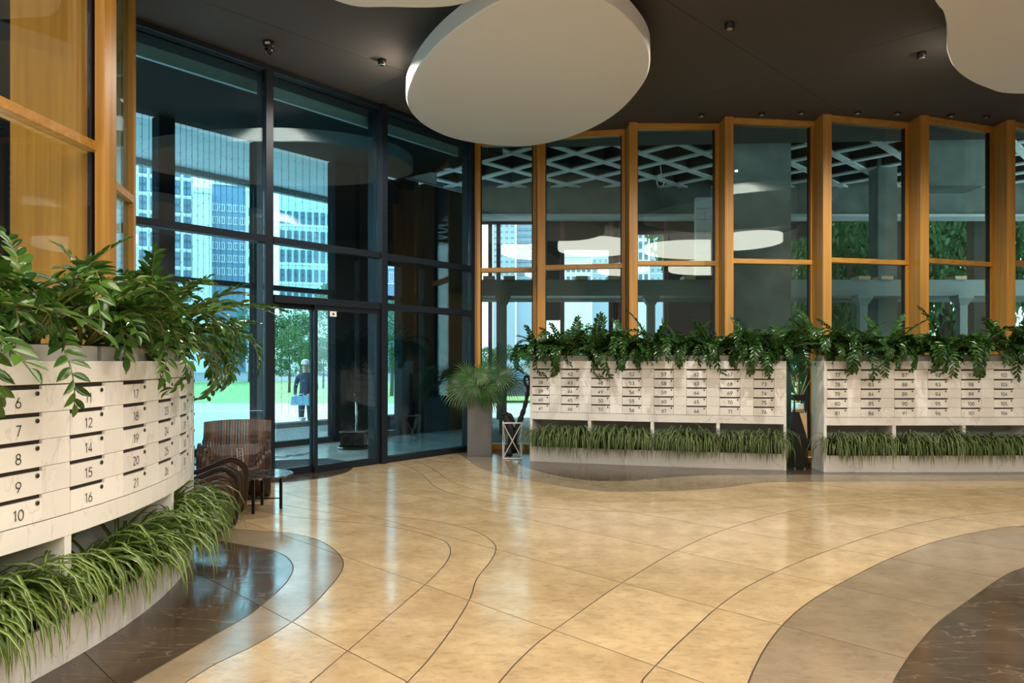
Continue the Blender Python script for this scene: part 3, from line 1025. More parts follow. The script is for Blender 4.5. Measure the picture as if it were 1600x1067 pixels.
# ================================================================== MAILBOX BANKS
def arc_pts(cx, cy, rx, ry, a0, a1, n=10):
    return [(cx + rx * math.cos(math.radians(a0 + (a1 - a0) * k / n)), cy + ry * math.sin(math.radians(a0 + (a1 - a0) * k / n))) for k in range(n + 1)]


GLYPH = {
    '0': [arc_pts(.3, .5, .27, .46, 90, 450, 18)],
    '1': [[(.10, .80), (.32, .96), (.32, .04)]],
    '2': [arc_pts(.3, .70, .25, .26, 165, -35, 9) + [(.06, .05), (.58, .05)]],
    '3': [arc_pts(.28, .73, .22, .23, 150, -90, 9) + arc_pts(.28, .28, .26, .24, 90, -150, 10)],
    '4': [[(.42, .04), (.42, .96), (.04, .27), (.58, .27)]],
    '5': [[(.54, .95), (.14, .95), (.11, .55)] + arc_pts(.29, .33, .26, .28, 125, -150, 11)],
    '6': [arc_pts(.3, .31, .26, .27, 90, 450, 16), [(.075, .42), (.40, .97)]],
    '7': [[(.05, .95), (.56, .95), (.22, .04)]],
    '8': [arc_pts(.3, .73, .21, .22, 90, 450, 14), arc_pts(.3, .28, .26, .24, 90, 450, 16)],
    '9': [arc_pts(.3, .69, .26, .27, 90, 450, 16), [(.525, .58), (.20, .03)]],
}


def number_mesh(txt, h, wd):
    """Flat thin-stroke numerals in a local (u, v) plane centred on the origin: list of quads."""
    adv = [0.52 if ch == '1' else 0.74 for ch in txt]
    W = sum(adv) - 0.14
    x = -W / 2
    V, Fc = [], []
    for ch, a in zip(txt, adv):
        ox = x - (0.06 if ch == '1' else 0)
        for line in GLYPH[ch]:
            L_ = [Vector(p) for p in line]
            closed = (L_[0] - L_[-1]).length < 1e-4
            n = len(L_)
            o = len(V)
            for i, p in enumerate(L_):
                p0 = L_[i - 1] if i > 0 else (L_[-2] if closed else p)
                p1 = L_[i + 1] if i < n - 1 else (L_[1] if closed else p)
                t0 = (p - p0).normalized() if (p - p0).length > 1e-6 else (p1 - p).normalized()
                t1 = (p1 - p).normalized() if (p1 - p).length > 1e-6 else t0
                t = (t0 + t1)
                t = t.normalized() if t.length > 1e-4 else t1
                nn = Vector((-t.y, t.x))
                k = 1 / max(0.5, nn.dot(Vector((-t0.y, t0.x))))
                for s in (-1, 1):
                    q = p + nn * s * wd / 2 * k
                    V.append(((ox + q.x) * h, (q.y - 0.5) * h))
            for i in range(n - 1):
                Fc.append((o + 2 * i, o + 2 * i + 2, o + 2 * i + 3, o + 2 * i + 1))
        x += a
    return V, Fc


ROW0, PITCH = 1.293, 0.12
DW, MW = 0.252, 0.42


class Bank:
    def __init__(s, C, R, th0):
        s.C, s.R, s.th0 = Vector(C), R, th0

    def p(s, u, d=0.0):
        a = s.th0 + u / s.R
        return s.C + Vector((math.cos(a), math.sin(a))) * (s.R + d)

    def dirs(s, u):
        a = s.th0 + u / s.R
        return Vector((math.cos(a), math.sin(a))), Vector((-math.sin(a), math.cos(a)))

    def slab(s, mb, u0, u1, d0, d1, z0, z1, step=0.22):
        n = max(1, round((u1 - u0) / step))
        us = [u0 + (u1 - u0) * k / n for k in range(n + 1)]
        fr = [s.p(u, d1) for u in us]; bk = [s.p(u, d0) for u in us]
        vs_, fs_ = [], []
        for k in range(n + 1):
            vs_ += [(fr[k].x, fr[k].y, z0), (fr[k].x, fr[k].y, z1), (bk[k].x, bk[k].y, z1), (bk[k].x, bk[k].y, z0)]
        for k in range(n):
            for j in range(4):
                a, b = k * 4 + j, k * 4 + (j + 1) % 4
                fs_.append((a, b, b + 4, a + 4)[::-1])
        fs_.append((0, 1, 2, 3)); fs_.append((n * 4 + 3, n * 4 + 2, n * 4 + 1, n * 4))
        mb.add(vs_, fs_)


DEPTH = 0.40


def make_bank(B, length, first_u, columns, dividers, label, near):
    mid = B.p(length / 2, -DEPTH / 2)
    t = thing('mailbox_bank', (mid.x, mid.y, 0), label, 'mailboxes', 'white marble mailbox banks')

    def part(name, mat, *slabs, parent=None, bevel=0.0):
        m = MB()
        for s_ in slabs:
            B.slab(m, *s_)
        return m.build(name, mat, parent or t, bevel=bevel)
    part('carcass', M['marble'], (0.03, length - 0.03, -DEPTH, -0.022, 0.592, 1.392))
    part('recess', M['slot'], (0.03, length - 0.03, -0.022, -0.014, 0.68, 1.31))
    part('top_rail', M['marble'], (0, length, -0.02, 0.0, ROW0 + 0.004, 1.40), bevel=0.002)
    part('top_cap', M['marble'], (0, length, -DEPTH, -0.02, 1.392, 1.40))
    part('bottom_rail', M['marble'], (0, length, -0.02, 0.0, 0.59, ROW0 - 5 * PITCH - 0.004), bevel=0.002)
    part('end_panel', M['marble'], (0, 0.034, -DEPTH, -0.002, 0, 1.392))
    part('end_panel', M['marble'], (length - 0.034, length, -DEPTH, -0.002, 0, 1.392))
    part('niche_back', M['lattice'], (0.03, length - 0.03, -DEPTH, -DEPTH + 0.02, 0, 0.592))
    part('plinth', M['marble'], (0.034, length - 0.034, -0.03, -0.006, 0.0, 0.21), bevel=0.002)
    part('soil_bed', M['soil'], (0.034, length - 0.034, -DEPTH + 0.02, -0.03, 0.0, 0.17))
    for u in dividers:
        part('divider', M['marble'], (u - 0.022, u + 0.022, -DEPTH + 0.02, -0.004, 0.21, 0.592))
    zlo, zhi = ROW0 - 5 * PITCH, ROW0
    prev = 0.0
    edges = []
    for ci, nums in enumerate(columns):
        u0 = first_u + ci * MW
        u1 = u0 + DW
        if u0 - prev > 0.005:
            edges.append((prev, u0))
        prev = u1
        nrm, tan = B.dirs((u0 + u1) / 2)
        for r, num in enumerate(nums):
            zt = ROW0 - r * PITCH
            d = part('mailbox_door', M['marble'], (u0 + 0.0015, u1 - 0.0015, -0.014, 0.003, zt - PITCH + 0.0015, zt - 0.0175))
            # the posting slot above the flap
            part('slot', M['slot'], (u0 + 0.006, u1 - 0.012, -0.0145, -0.011, zt - 0.0172, zt - 0.001), parent=d)
            lu, lz = u1 - 0.028, zt - 0.036
            q = B.p(lu, 0.003)
            m = MB()
            n3 = Vector((nrm.x, nrm.y, 0)); t3 = Vector((tan.x, tan.y, 0)); z3 = Vector((0, 0, 1))
            ctr = Vector((q.x, q.y, lz))
            k = 14 if near else 8
            prof = [(0.0105, 0.0), (0.0105, 0.003), (0.008, 0.0045), (0.001, 0.0045)]
            vs_, fs_ = [], []
            for rr, hh in prof:
                vs_ += [ctr + n3 * hh + (t3 * math.cos(2 * PI * j / k) + z3 * math.sin(2 * PI * j / k)) * rr for j in range(k)]
            for a in range(3):
                fs_ += [(a * k + j, a * k + (j + 1) % k, (a + 1) * k + (j + 1) % k, (a + 1) * k + j) for j in range(k)]
            m.add(vs_, fs_)
            m.mi = 1
            m.add([ctr + n3 * 0.005 + t3 * a + z3 * b for a, b in ((-0.0012, -0.006), (0.0012, -0.006), (0.0012, 0.006), (-0.0012, 0.006))], [(0, 1, 2, 3)])
            m.build('lock', [M['lockm'], M['black']], d)
            V, Fc = number_mesh(str(num), 0.048 if len(str(num)) < 3 else 0.044, 0.09 if near else 0.15)
            uc, zc = (u0 + u1) / 2, zt - 0.071
            qc = B.p(uc, 0.0038)
            m = MB()
            m.add([(qc.x + tan.x * a, qc.y + tan.y * a, zc + b) for a, b in V], Fc)
            m.build('number', M['black'], d)
    if length - prev > 0.005:
        edges.append((prev, length))
    for (a, b) in edges:
        for r in range(5):
            zt = ROW0 - r * PITCH
            part('blank_panel', M['marble'], (a + 0.0015, b - 0.0015, -0.014, 0.001, zt - PITCH + 0.0012, zt - 0.0012))
    return t


def seq(a):
    return [a, a + 1, a + 2, a + 3, a + 4]


# left bank: an arc of radius 3.95 m
LR = 3.95
LC = (-5.985, 3.80)
lth = lambda z: math.asin((z - LC[1]) / LR)
u_of = lambda z: (lth(z) - lth(2.05)) * LR
BL = Bank(LC, LR, lth(2.05))
L_first = u_of(3.20) - DW
LEN_L = u_of(5.36)
make_bank(BL, LEN_L, L_first - MW, [seq(1), seq(6), [11, 12, 14, 15, 16], seq(17), seq(22), seq(27), seq(32)],
          [u_of(2.42), u_of(3.36), u_of(4.47)], 'curved white marble mailbox bank nearest the camera on the left', True)


def bank_from(p0, p1, R):
    p0, p1 = Vector(p0), Vector(p1)
    ch = (p1 - p0)
    h = math.sqrt(R * R - ch.length ** 2 / 4)
    n = Vector((-ch.y, ch.x)).normalized()     # behind the front, away from the camera
    C = (p0 + p1) / 2 + n * h
    a0 = math.atan2(p0.y - C.y, p0.x - C.x)
    a1 = math.atan2(p1.y - C.y, p1.x - C.x)
    return Bank(C, R, a0), R * (a1 - a0)


BM, LEN_M = bank_from((0.25, 10.10), (3.51, 9.25), 24.0)
make_bank(BM, LEN_M, 0.03, [seq(37 + 5 * k) for k in range(8)],
          [LEN_M * k / 4 for k in (1, 2, 3)], 'white marble mailbox bank between the wire stand and the black diffuser pedestal', False)
BR, LEN_R = bank_from((3.925, 9.10), (7.4, 9.16), 40.0)
make_bank(BR, LEN_R, 0.04, [seq(77 + 5 * k) for k in range(8)],
          [0.88, 1.76, 2.62], 'white marble mailbox bank at the right edge of the photo', False)


# planter troughs on top
def troughs(B, length, n, where, near):
    for k in range(n):
        a, b = length * k / n + 0.02, length * (k + 1) / n - 0.02
        q = B.p((a + b) / 2, -DEPTH / 2)
        t = thing('planter_trough', (q.x, q.y, 1.40), 'plain grey planter trough on ' + where + ', ' + ('first', 'second', 'third', 'fourth')[k] + ' from its left end', 'planter', 'planter troughs on the mailbox banks')
        m = MB(); B.slab(m, a, b, -DEPTH + 0.03, -0.07, 1.40, 1.475); m.build('trough', M['trough'], t, bevel=0.003)
        m = MB(); B.slab(m, a + 0.012, b - 0.012, -DEPTH + 0.045, -0.085, 1.475, 1.48); m.build('soil', M['soil'], t)


troughs(BL, LEN_L, 4, 'the curved left mailbox bank', True)
troughs(BM, LEN_M, 4, 'the middle mailbox bank', False)
troughs(BR, LEN_R, 4, 'the right mailbox bank', False)


# ================================================================== PLANTS
def leaf_mesh(name, mat, ln=1.0, wd=0.46, fold=0.10, curl=0.12):
    """Pointed oval leaflet along +X, folded at the midrib, tip bent down; 20 triangles."""
    m = MB()
    prof = [(0.0, 0.05), (0.14, 0.30), (0.34, 0.48), (0.58, 0.46), (0.80, 0.28), (1.0, 0.0)]
    L_, C_, R_ = [], [], []
    V = []
    for x, w_ in prof:
        zc = -curl * x * x
        V += [(x * ln, w_ * wd, zc + fold * w_), (x * ln, 0, zc), (x * ln, -w_ * wd, zc + fold * w_)]
    fs_ = []
    for i in range(len(prof) - 1):
        a = 3 * i
        fs_ += [(a + 1, a + 4, a + 3, a), (a + 2, a + 5, a + 4, a + 1)]
    m.add(V, fs_)
    return m.mesh(name, mat, smooth=True)


LEAF = [leaf_mesh('leaflet', M['zz'], 1.0, w_, f_, c_) for w_, f_, c_ in ((0.42, 0.25, 0.10), (0.48, 0.18, 0.22), (0.38, 0.35, 0.03))]


def frond_path(rng, ln, el0, droop, twist):
    pts = [Vector((0, 0, 0))]
    el, azm = el0, 0.0
    n = 12
    for k in range(n):
        el -= droop / n * (0.4 + 1.2 * k / n)
        azm += twist / n
        pts.append(pts[-1] + Vector((math.cos(el) * math.cos(azm), math.cos(el) * math.sin(azm), math.sin(el))) * ln / n)
    return pts


def frond_leaves(rng, pts, count, size):
    out = []
    n = len(pts) - 1
    for k in range(count):
        f = 0.16 + 0.84 * (k / (count - 1))
        i = min(n - 1, int(f * n)); fr = f * n - i
        p = pts[i].lerp(pts[i + 1], fr)
        t = (pts[i + 1] - pts[i]).normalized()
        sd = Vector((0, 0, 1)).cross(t)
        if sd.length < 0.1: sd = Vector((0, 1, 0))
        sd.normalize()
        up = t.cross(sd)
        s = 1 if k % 2 else -1
        fw = 0.55 + 0.35 * f + rng.uniform(-0.15, 0.15)
        d = (sd * s * math.cos(fw) + t * math.sin(fw) + up * rng.uniform(0.05, 0.35)).normalized()
        if k == count - 1: d = t
        nrm = (up + Vector((rng.uniform(-.3, .3), rng.uniform(-.3, .3), rng.uniform(-.1, .3)))).normalized()
        y = nrm.cross(d).normalized()
        z = d.cross(y)
        sz = size * (0.75 + 0.45 * math.sin(PI * min(1, f * 0.85 + 0.1))) * rng.uniform(0.88, 1.12)
        mt = Matrix(((d.x, y.x, z.x, p.x), (d.y, y.y, z.y, p.y), (d.z, y.z, z.z, p.z), (0, 0, 0, 1))) @ Matrix.Scale(sz, 4)
        out.append(mt)
    return out


rng = random.Random(11)
NEAR = []
for k in range(9):
    pts = frond_path(rng, rng.uniform(0.55, 0.80), rng.uniform(1.2, 1.45), (0.6, 1.2, 1.9, 2.4, 2.8, 3.2, 3.5, 2.6, 3.0)[k], rng.uniform(-0.6, 0.6))
    m = MB(); m.tube(pts, [0.008 - 0.0055 * i / 12 for i in range(13)], 5)
    NEAR.append((m.mesh('frond', M['stem'], smooth=True), frond_leaves(rng, pts, rng.choice((19, 21, 23)), 0.088)))
FAR = []
for k in range(8):
    pts = frond_path(rng, rng.uniform(0.45, 0.80), rng.uniform(1.2, 1.5), (0.5, 1.2, 2.0, 2.6, 3.0, 3.4, 2.8, 3.2)[k], rng.uniform(-0.5, 0.5))
    m = MB()
    m.tube(pts[::2], [0.008 - 0.001 * i for i in range(7)], 4)
    m.mi = 1
    lv = LEAF[k % 3]
    for mt in frond_leaves(rng, pts, 27, 0.086):
        m.add([mt @ v.co for v in lv.vertices], [tuple(p.vertices) for p in lv.polygons])
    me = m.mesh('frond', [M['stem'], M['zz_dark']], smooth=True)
    FAR.append(me)


def rot_frond(a, tilt, sc_):
    return Matrix.Rotation(a, 4, 'Z') @ Matrix.Rotation(tilt, 4, 'Y') @ Matrix.Scale(sc_, 4)


def zz_plant(B, u, near, nf, label, group, sc_=1.0, outw=0.0):
    q = B.p(u, -DEPTH / 2 + 0.02)
    nrm, tan = B.dirs(u)
    t = thing('zz_plant', (q.x, q.y, 1.478), label, 'plant', group)
    base = math.atan2(nrm.y, nrm.x)
    for k in range(nf):
        # fronds lean out over the front and along the bank, few over the back
        a = base + (rng.uniform(-1.9, 1.9) if k % 5 else rng.uniform(2.2, 4.0)) + outw
        back = math.cos(a - base)
        tilt = rng.choice((rng.uniform(0.0, 0.4), rng.uniform(0.35, 0.95))) if back > -0.2 else rng.uniform(-0.1, 0.15)
        off = Vector((math.cos(a) * 0.035, math.sin(a) * 0.035, 0))
        mt = Matrix.Translation(off) @ rot_frond(a, tilt, sc_ * rng.uniform(0.85, 1.1))
        if near:
            st, lv = rng.choice(NEAR)
            f = obj('frond', st, t, mt)
            for m4 in lv:
                obj('leaflet', rng.choice(LEAF), f, m4)
        else:
            obj('frond', rng.choice(FAR), t, mt)
    return t


LW = ('first', 'second', 'third', 'fourth', 'fifth', 'sixth', 'seventh', 'eighth', 'ninth', 'tenth')
nL = 8
for k in range(nL):
    u = u_of(2.55) + (LEN_L - 0.12 - u_of(2.55)) * k / (nL - 1)
    zz_plant(BL, u, True, 18, 'glossy ZZ plant atop the left mailbox bank, ' + LW[k] + ' counted away from the camera', 'leafy plants on the left mailbox bank', 1.0)
for k in range(9):
    zz_plant(BM, 0.10 + (LEN_M - 0.15) * k / 8, False, 26, 'dark leafy ZZ plant atop the middle mailbox bank, ' + LW[k] + ' from the left', 'leafy plants on the middle mailbox bank', 0.95)
for k in range(9):
    zz_plant(BR, 0.02 + (LEN_R - 0.2) * k / 8, False, 26, 'dark leafy ZZ plant atop the right mailbox bank, ' + LW[k] + ' from the left', 'leafy plants on the right mailbox bank', 0.95)


def blade_geo(m, rng, ln, wd, el0, droop, M4=None, segs=9, side=0.0):
    p = Vector((0, 0, 0)); el = el0; azm = 0.0
    V, UV = [], []
    for k in range(segs + 1):
        f = k / segs
        w_ = wd * (0.55 + 0.6 * math.sin(PI * min(0.95, 0.15 + 0.6 * f))) * (1 - f ** 4) + 0.0006
        s = Vector((-math.sin(azm), math.cos(azm), 0))
        up = Vector((-math.sin(el) * math.cos(azm), -math.sin(el) * math.sin(azm), math.cos(el)))
        V += [p + s * w_ / 2 + up * w_ * 0.18, p, p - s * w_ / 2 + up * w_ * 0.18]
        UV += [(0.02, f), (0.48, f), (0.98, f)]
        el = max(el - droop / segs * (0.12 + 1.76 * f), -1.5)
        azm += side / segs
        p = p + Vector((math.cos(el) * math.cos(azm), math.cos(el) * math.sin(azm), math.sin(el))) * ln / segs
    if M4 is not None:
        V = [M4 @ v for v in V]
    fs_ = []
    for k in range(segs):
        a = 3 * k
        fs_ += [(a + 1, a + 4, a + 3, a), (a + 2, a + 5, a + 4, a + 1)]
    if m.uv is None: m.uv = []
    m.uv += UV
    m.add(V, fs_)


BLADES = []
for k in range(10):
    m = MB()
    blade_geo(m, rng, rng.uniform(0.46, 0.74), 0.020, rng.uniform(1.0, 1.5), rng.uniform(2.6, 4.4), side=rng.uniform(-0.6, 0.6))
    BLADES.append(m.mesh('blade', M['spider'], smooth=True))
SPIDER_FAR = []
for k in range(4):
    m = MB()
    for j in range(105):
        a = max(-1.7, min(1.7, rng.gauss(0, 0.7)))
        mt = Matrix.Translation((rng.uniform(-0.05, 0.05), rng.uniform(-0.09, 0.09), 0)) @ Matrix.Rotation(a, 4, 'Z')
        blade_geo(m, rng, rng.uniform(0.48, 0.84), 0.016, rng.uniform(1.0, 1.5), rng.uniform(2.6, 4.6), mt, 7, rng.uniform(-0.5, 0.5))
    SPIDER_FAR.append(m.mesh('foliage', M['spider_far'], smooth=True))


def spider(B, u, near, label, group):
    d = -0.15
    q = B.p(u, d)
    nrm, tan = B.dirs(u)
    base = math.atan2(nrm.y, nrm.x)
    t = thing('spider_plant', (q.x, q.y, 0.195), label, 'plant', group)
    if near:
        for j in range(140):
            a = base + rng.gauss(0, 0.75)
            mt = Matrix.Translation((rng.uniform(-0.07, 0.07), rng.uniform(-0.07, 0.07), 0)) @ Matrix.Rotation(a, 4, 'Z') @ Matrix.Scale(rng.uniform(0.75, 1.15), 4)
            obj('blade', rng.choice(BLADES), t, mt)
    else:
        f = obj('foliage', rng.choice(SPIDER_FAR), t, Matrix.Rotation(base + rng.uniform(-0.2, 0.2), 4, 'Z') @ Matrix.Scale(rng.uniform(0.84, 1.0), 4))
        f['kind'] = 'stuff'
    return t


zs = [2.62, 2.86, 3.12, 3.55, 3.80, 4.05, 4.28, 4.62, 4.84, 5.06]
for k, z in enumerate(zs):
    spider(BL, u_of(z), True, 'striped spider plant under the left mailbox bank, ' + LW[k] + ' counted away from the camera', 'spider plants under the left mailbox bank')
nm = ('first', 'second', 'third', 'fourth')
for bank, ln_, divs, w_ in ((BM, LEN_M, [0] + [LEN_M * k / 4 for k in (1, 2, 3)] + [LEN_M], 'middle'), (BR, LEN_R, [0, 0.88, 1.76, 2.62, LEN_R], 'right')):
    for i in range(4):
        a, b = divs[i] + 0.05, divs[i + 1] - 0.05
        for j in range(3):
            spider(bank, a + (b - a) * (j + 0.5) / 3, False, 'spider plant in the %s niche of the %s mailbox bank, %s' % (nm[i], w_, ('left of three', 'middle of three', 'right of three')[j]), 'spider plants under the %s mailbox bank' % w_)

# fan palm in its tall planter
py_ = 10.62
px0, px1 = ax(730, py_), ax(768, py_)
zt = az(623, py_)
cx = (px0 + px1) / 2; cy = py_ + (px1 - px0) / 2
t = thing('tall_planter', (cx, cy, 0), 'tall square matte grey planter at the corner of the glass wall', 'planter')
hw = (px1 - px0) / 2
m = MB()
m.hexa([(cx - hw, cy - hw, 0), (cx + hw, cy - hw, 0), (cx + hw, cy + hw, 0), (cx - hw, cy + hw, 0)], [(cx - hw, cy - hw, zt), (cx + hw, cy - hw, zt), (cx + hw, cy + hw, zt), (cx - hw, cy + hw, zt)])
m.build('body', M['planter'], t, bevel=0.006)
m = MB(); m.box(cx - hw + 0.02, cx + hw - 0.02, cy - hw + 0.02, cy + hw - 0.02, zt, zt + 0.006); m.build('soil', M['soil'], t)
t = thing('fan_palm', (cx, cy, zt + 0.006), 'green fan palm with drooping fingered leaves in the tall grey planter', 'plant')
m = MB(); m.tube([(cx, cy, zt), (cx + 0.01, cy, zt + 0.10), (cx, cy, zt + 0.18)], [0.05, 0.045, 0.03], 8); m.build('trunk', M['bark'], t, True)


def fan(c0, azm, el, stalk, rad, droop):
    p0 = Vector((cx, cy, zt + 0.15))
    d = Vector((math.cos(azm) * math.cos(el), math.sin(azm) * math.cos(el), math.sin(el)))
    p1 = p0 + d * stalk + Vector((0, 0, -0.05 * stalk))
    m = MB(); m.tube([p0, p0.lerp(p1, 0.5) + Vector((0, 0, 0.03)), p1], [0.007, 0.006, 0.005], 5)
    st = m.build('stalk', M['stem'], t)
    hz = Vector((-math.sin(azm), math.cos(azm), 0))
    nr = Vector((rng.uniform(-0.8, 0.8), -0.85, rng.uniform(0.1, 0.9))).normalized()   # the fans turn their faces to the light of the hall
    fw = (d + Vector((0, 0, -0.25)))
    fw = (fw - nr * fw.dot(nr)).normalized()
    hz = nr.cross(fw)
    for k in range(25):
        a = (k / 24 - 0.5) * 4.2
        q = (fw * math.cos(a) + hz * math.sin(a)).normalized()
        wv = nr.cross(q).normalized()
        V = []
        ln_ = rad * (0.82 + 0.18 * math.cos(a)) * rng.uniform(0.92, 1.05)
        p = p1.copy(); dv = q.copy()
        prof = [0.003, 0.007, 0.010, 0.008, 0.005, 0.001]
        for i, w_ in enumerate(prof):
            V += [p + wv * w_, p + nr * w_ * 0.35, p - wv * w_]
            dv = (dv + Vector((0, 0, -droop * (0.03 + 0.09 * i)))).normalized()
            p = p + dv * ln_ / 5
        m = MB()
        fs_ = []
        for i in range(5):
            b = 3 * i
            fs_ += [(b + 1, b + 4, b + 3, b), (b + 2, b + 5, b + 4, b + 1)]
        m.add([tuple(v) for v in V], fs_)
        m.build('leaf_finger', M['palm'], st, True)


for a, e, s_, r_, dr in ((3.1, 0.35, 0.30, 0.34, 0.7), (-2.9, -0.05, 0.30, 0.36, 1.0), (-2.35, -0.1, 0.26, 0.34, 1.3), (-1.75, 0.25, 0.22, 0.33, 1.2), (-1.2, 0.1, 0.26, 0.33, 1.1),
                         (-0.6, 0.5, 0.40, 0.34, 0.5), (-0.1, 0.35, 0.42, 0.36, 0.6), (0.7, 0.6, 0.30, 0.33, 0.7), (1.8, 0.6, 0.22, 0.30, 0.8), (-1.5, 0.95, 0.28, 0.30, 0.5), (-2.6, 0.75, 0.28, 0.30, 0.7), (-0.9, -0.35, 0.26, 0.3, 1.3)):
    fan(None, a, e, s_, r_, dr)

# wire stand with the driftwood standing in it
sy = 10.30
sxc = ax(800.5, sy)
t = thing('wire_stand', (sxc, sy + 0.14, 0), 'open silver wire stand of crossed bars beside the middle mailbox bank', 'stand')
hw_ = 0.135
zt2 = az(661, sy)
cs = [(sxc - hw_, sy), (sxc + hw_, sy), (sxc + hw_, sy + 2 * hw_), (sxc - hw_, sy + 2 * hw_)]
for z_ in (0.012, zt2):
    m = MB(); m.tube([(p[0], p[1], z_) for p in cs], 0.011, 6, True); m.build('ring', M['silver'], t)
for i in range(4):
    a, b = cs[i], cs[(i + 1) % 4]
    for p, q in ((a, b), (b, a)):
        m = MB(); m.tube([(p[0], p[1], 0.012), (q[0], q[1], zt2)], 0.008, 6); m.build('crossbar', M['silver'], t)
    ia = (a[0] * 0.8 + sxc * 0.2, a[1] * 0.8 + (sy + hw_) * 0.2)
    m = MB(); m.tube([(a[0], a[1], 0.012), (ia[0], ia[1], zt2 / 2), (a[0], a[1], zt2)], 0.008, 6); m.build('upright', M['silver'], t)
dc = (sxc, sy + hw_)
t = thing('driftwood_sculpture', (dc[0], dc[1], 0.02), 'dark twisted driftwood with two raised arms standing in the wire stand', 'sculpture')
X = lambda px, py, dy=0.0: (ax(px, dc[1] + dy), dc[1] + dy, az(py, dc[1] + dy))
m = MB()
m.tube([tuple(v) for v in spline([X(794, 712), X(797, 700, 0.03), X(801, 685), X(797, 668, -0.02), X(790, 650), X(788, 643)], 4)], [0.05, 0.055, 0.06, 0.055, 0.06, 0.062, 0.065, 0.06, 0.065, 0.06, 0.058, 0.06, 0.062, 0.055, 0.06, 0.05, 0.045, 0.05, 0.055, 0.04, 0.02], 8)
m.build('trunk', M['drift'], t, True)
m = MB()
m.tube([tuple(v) for v in spline([X(806, 706, 0.04), X(803, 685), X(810, 665), X(815, 650), X(820, 635), X(824, 615), X(825, 603)], 4)], [0.045 - 0.0012 * k + 0.006 * (k % 3) for k in range(25)], 8)
m.build('right_arm', M['drift'], t, True)
m = MB(); m.tube([tuple(v) for v in spline([X(825, 606), X(820, 598), X(820, 590), X(824, 588), X(828, 595), X(827, 606)], 4)], 0.02, 6); m.build('loop', M['drift'], t, True)
m = MB(); m.tube([tuple(v) for v in spline([X(790, 652), X(794, 648), X(798, 650), X(802, 660)], 4)], 0.03, 6); m.build('side_knot', M['drift'], t, True)
m = MB(); m.tube([tuple(v) for v in spline([X(789, 646), X(786, 638), X(785, 630)], 4)], [0.03, 0.028, 0.025, 0.022, 0.02, 0.018, 0.016, 0.012, 0.008], 6); m.build('left_arm', M['drift'], t, True)

# diffuser on its black pedestal
dy = 9.35
bx0, bx1 = ax(1240, dy), ax(1263, dy)
t = thing('diffuser_pedestal', ((bx0 + bx1) / 2, dy + 0.1, 0), 'slim black tapering pedestal with a pale wood wedge between the two mailbox banks', 'pedestal')
wz = bx1 - bx0
mx_ = (bx0 + bx1) / 2
ztop, zsh, zlow = az(617, dy), az(626, dy), az(645, dy)
f4 = lambda h, z, d: [(mx_ - h, dy + d, z), (mx_ + h, dy + d, z), (mx_ + h, dy + 0.2 - d, z), (mx_ - h, dy + 0.2 - d, z)]
m = MB(); m.hexa(f4(wz / 2, 0.02, 0), f4(wz * 0.40, zlow, 0.02)); m.build('body', M['blackm'], t, bevel=0.003)
m = MB(); m.hexa(f4(wz * 0.40, zsh, 0.02), f4(wz * 0.40, ztop, 0.02)); m.build('top_frame', M['blackm'], t, bevel=0.003)
m = MB()
for sx in (-1, 1):
    for yy in (0.03, 0.17):
        m.box(mx_ + sx * wz * 0.38 - 0.008, mx_ + sx * wz * 0.38 + 0.008, dy + yy - 0.008, dy + yy + 0.008, zlow, zsh)
m.build('corner_post', M['blackm'], t)
zw = az(685, dy)
m = MB(); m.add([(mx_ + wz * 0.41, dy + 0.008, zlow), (mx_ - wz * 0.08, dy + 0.008, zlow), (mx_ + wz * 0.44, dy + 0.004, zw), (mx_ + wz * 0.41, dy + 0.03, zlow), (mx_ - wz * 0.08, dy + 0.03, zlow), (mx_ + wz * 0.44, dy + 0.03, zw)],
                [(0, 1, 2), (3, 5, 4), (0, 3, 4, 1), (1, 4, 5, 2), (2, 5, 3, 0)])
m.build('wood_wedge', M['lightwood'], t)
for sx in (-0.35, 0.3):
    m = MB(); m.lathe([(0.012, 0), (0.014, 0.01), (0.012, 0.022)], (mx_ + sx * wz, dy + 0.03, 0), 10); m.build('foot', M['steel'], t)
b = thing('diffuser_bottle', (mx_, dy + 0.1, zlow), 'clear scent diffuser bottle with a blank white label in the black pedestal', 'bottle')
m = MB(); m.box(mx_ - 0.06, mx_ + 0.06, dy + 0.045, dy + 0.15, zlow, zlow + 0.13); m.build('bottle_glass', M['clear'], b, bevel=0.008)
m = MB(); m.box(mx_ - 0.052, mx_ + 0.052, dy + 0.053, dy + 0.142, zlow + 0.006, zlow + 0.035); m.build('liquid', M['gold'], b)
m = MB(); m.box(mx_ - 0.02, mx_ + 0.05, dy + 0.041, dy + 0.0445, zlow + 0.045, zlow + 0.115); m.build('label_card', M['paper'], b)
m = MB(); m.lathe([(0.018, 0), (0.018, 0.05)], (mx_, dy + 0.1, zlow + 0.13), 10); m.build('neck', M['gold'], b)
for px, py in ((1235, 583), (1244, 585), (1247, 582), (1261, 586), (1268, 590)):
    m = MB(); m.tube([(mx_ + 0.0005 * (px - 1250), dy + 0.1, zlow + 0.14), (ax(px, dy + 0.1), dy + 0.1, az(py, dy + 0.1))], 0.005, 5)
    m.build('reed', M['lightwood'], b)


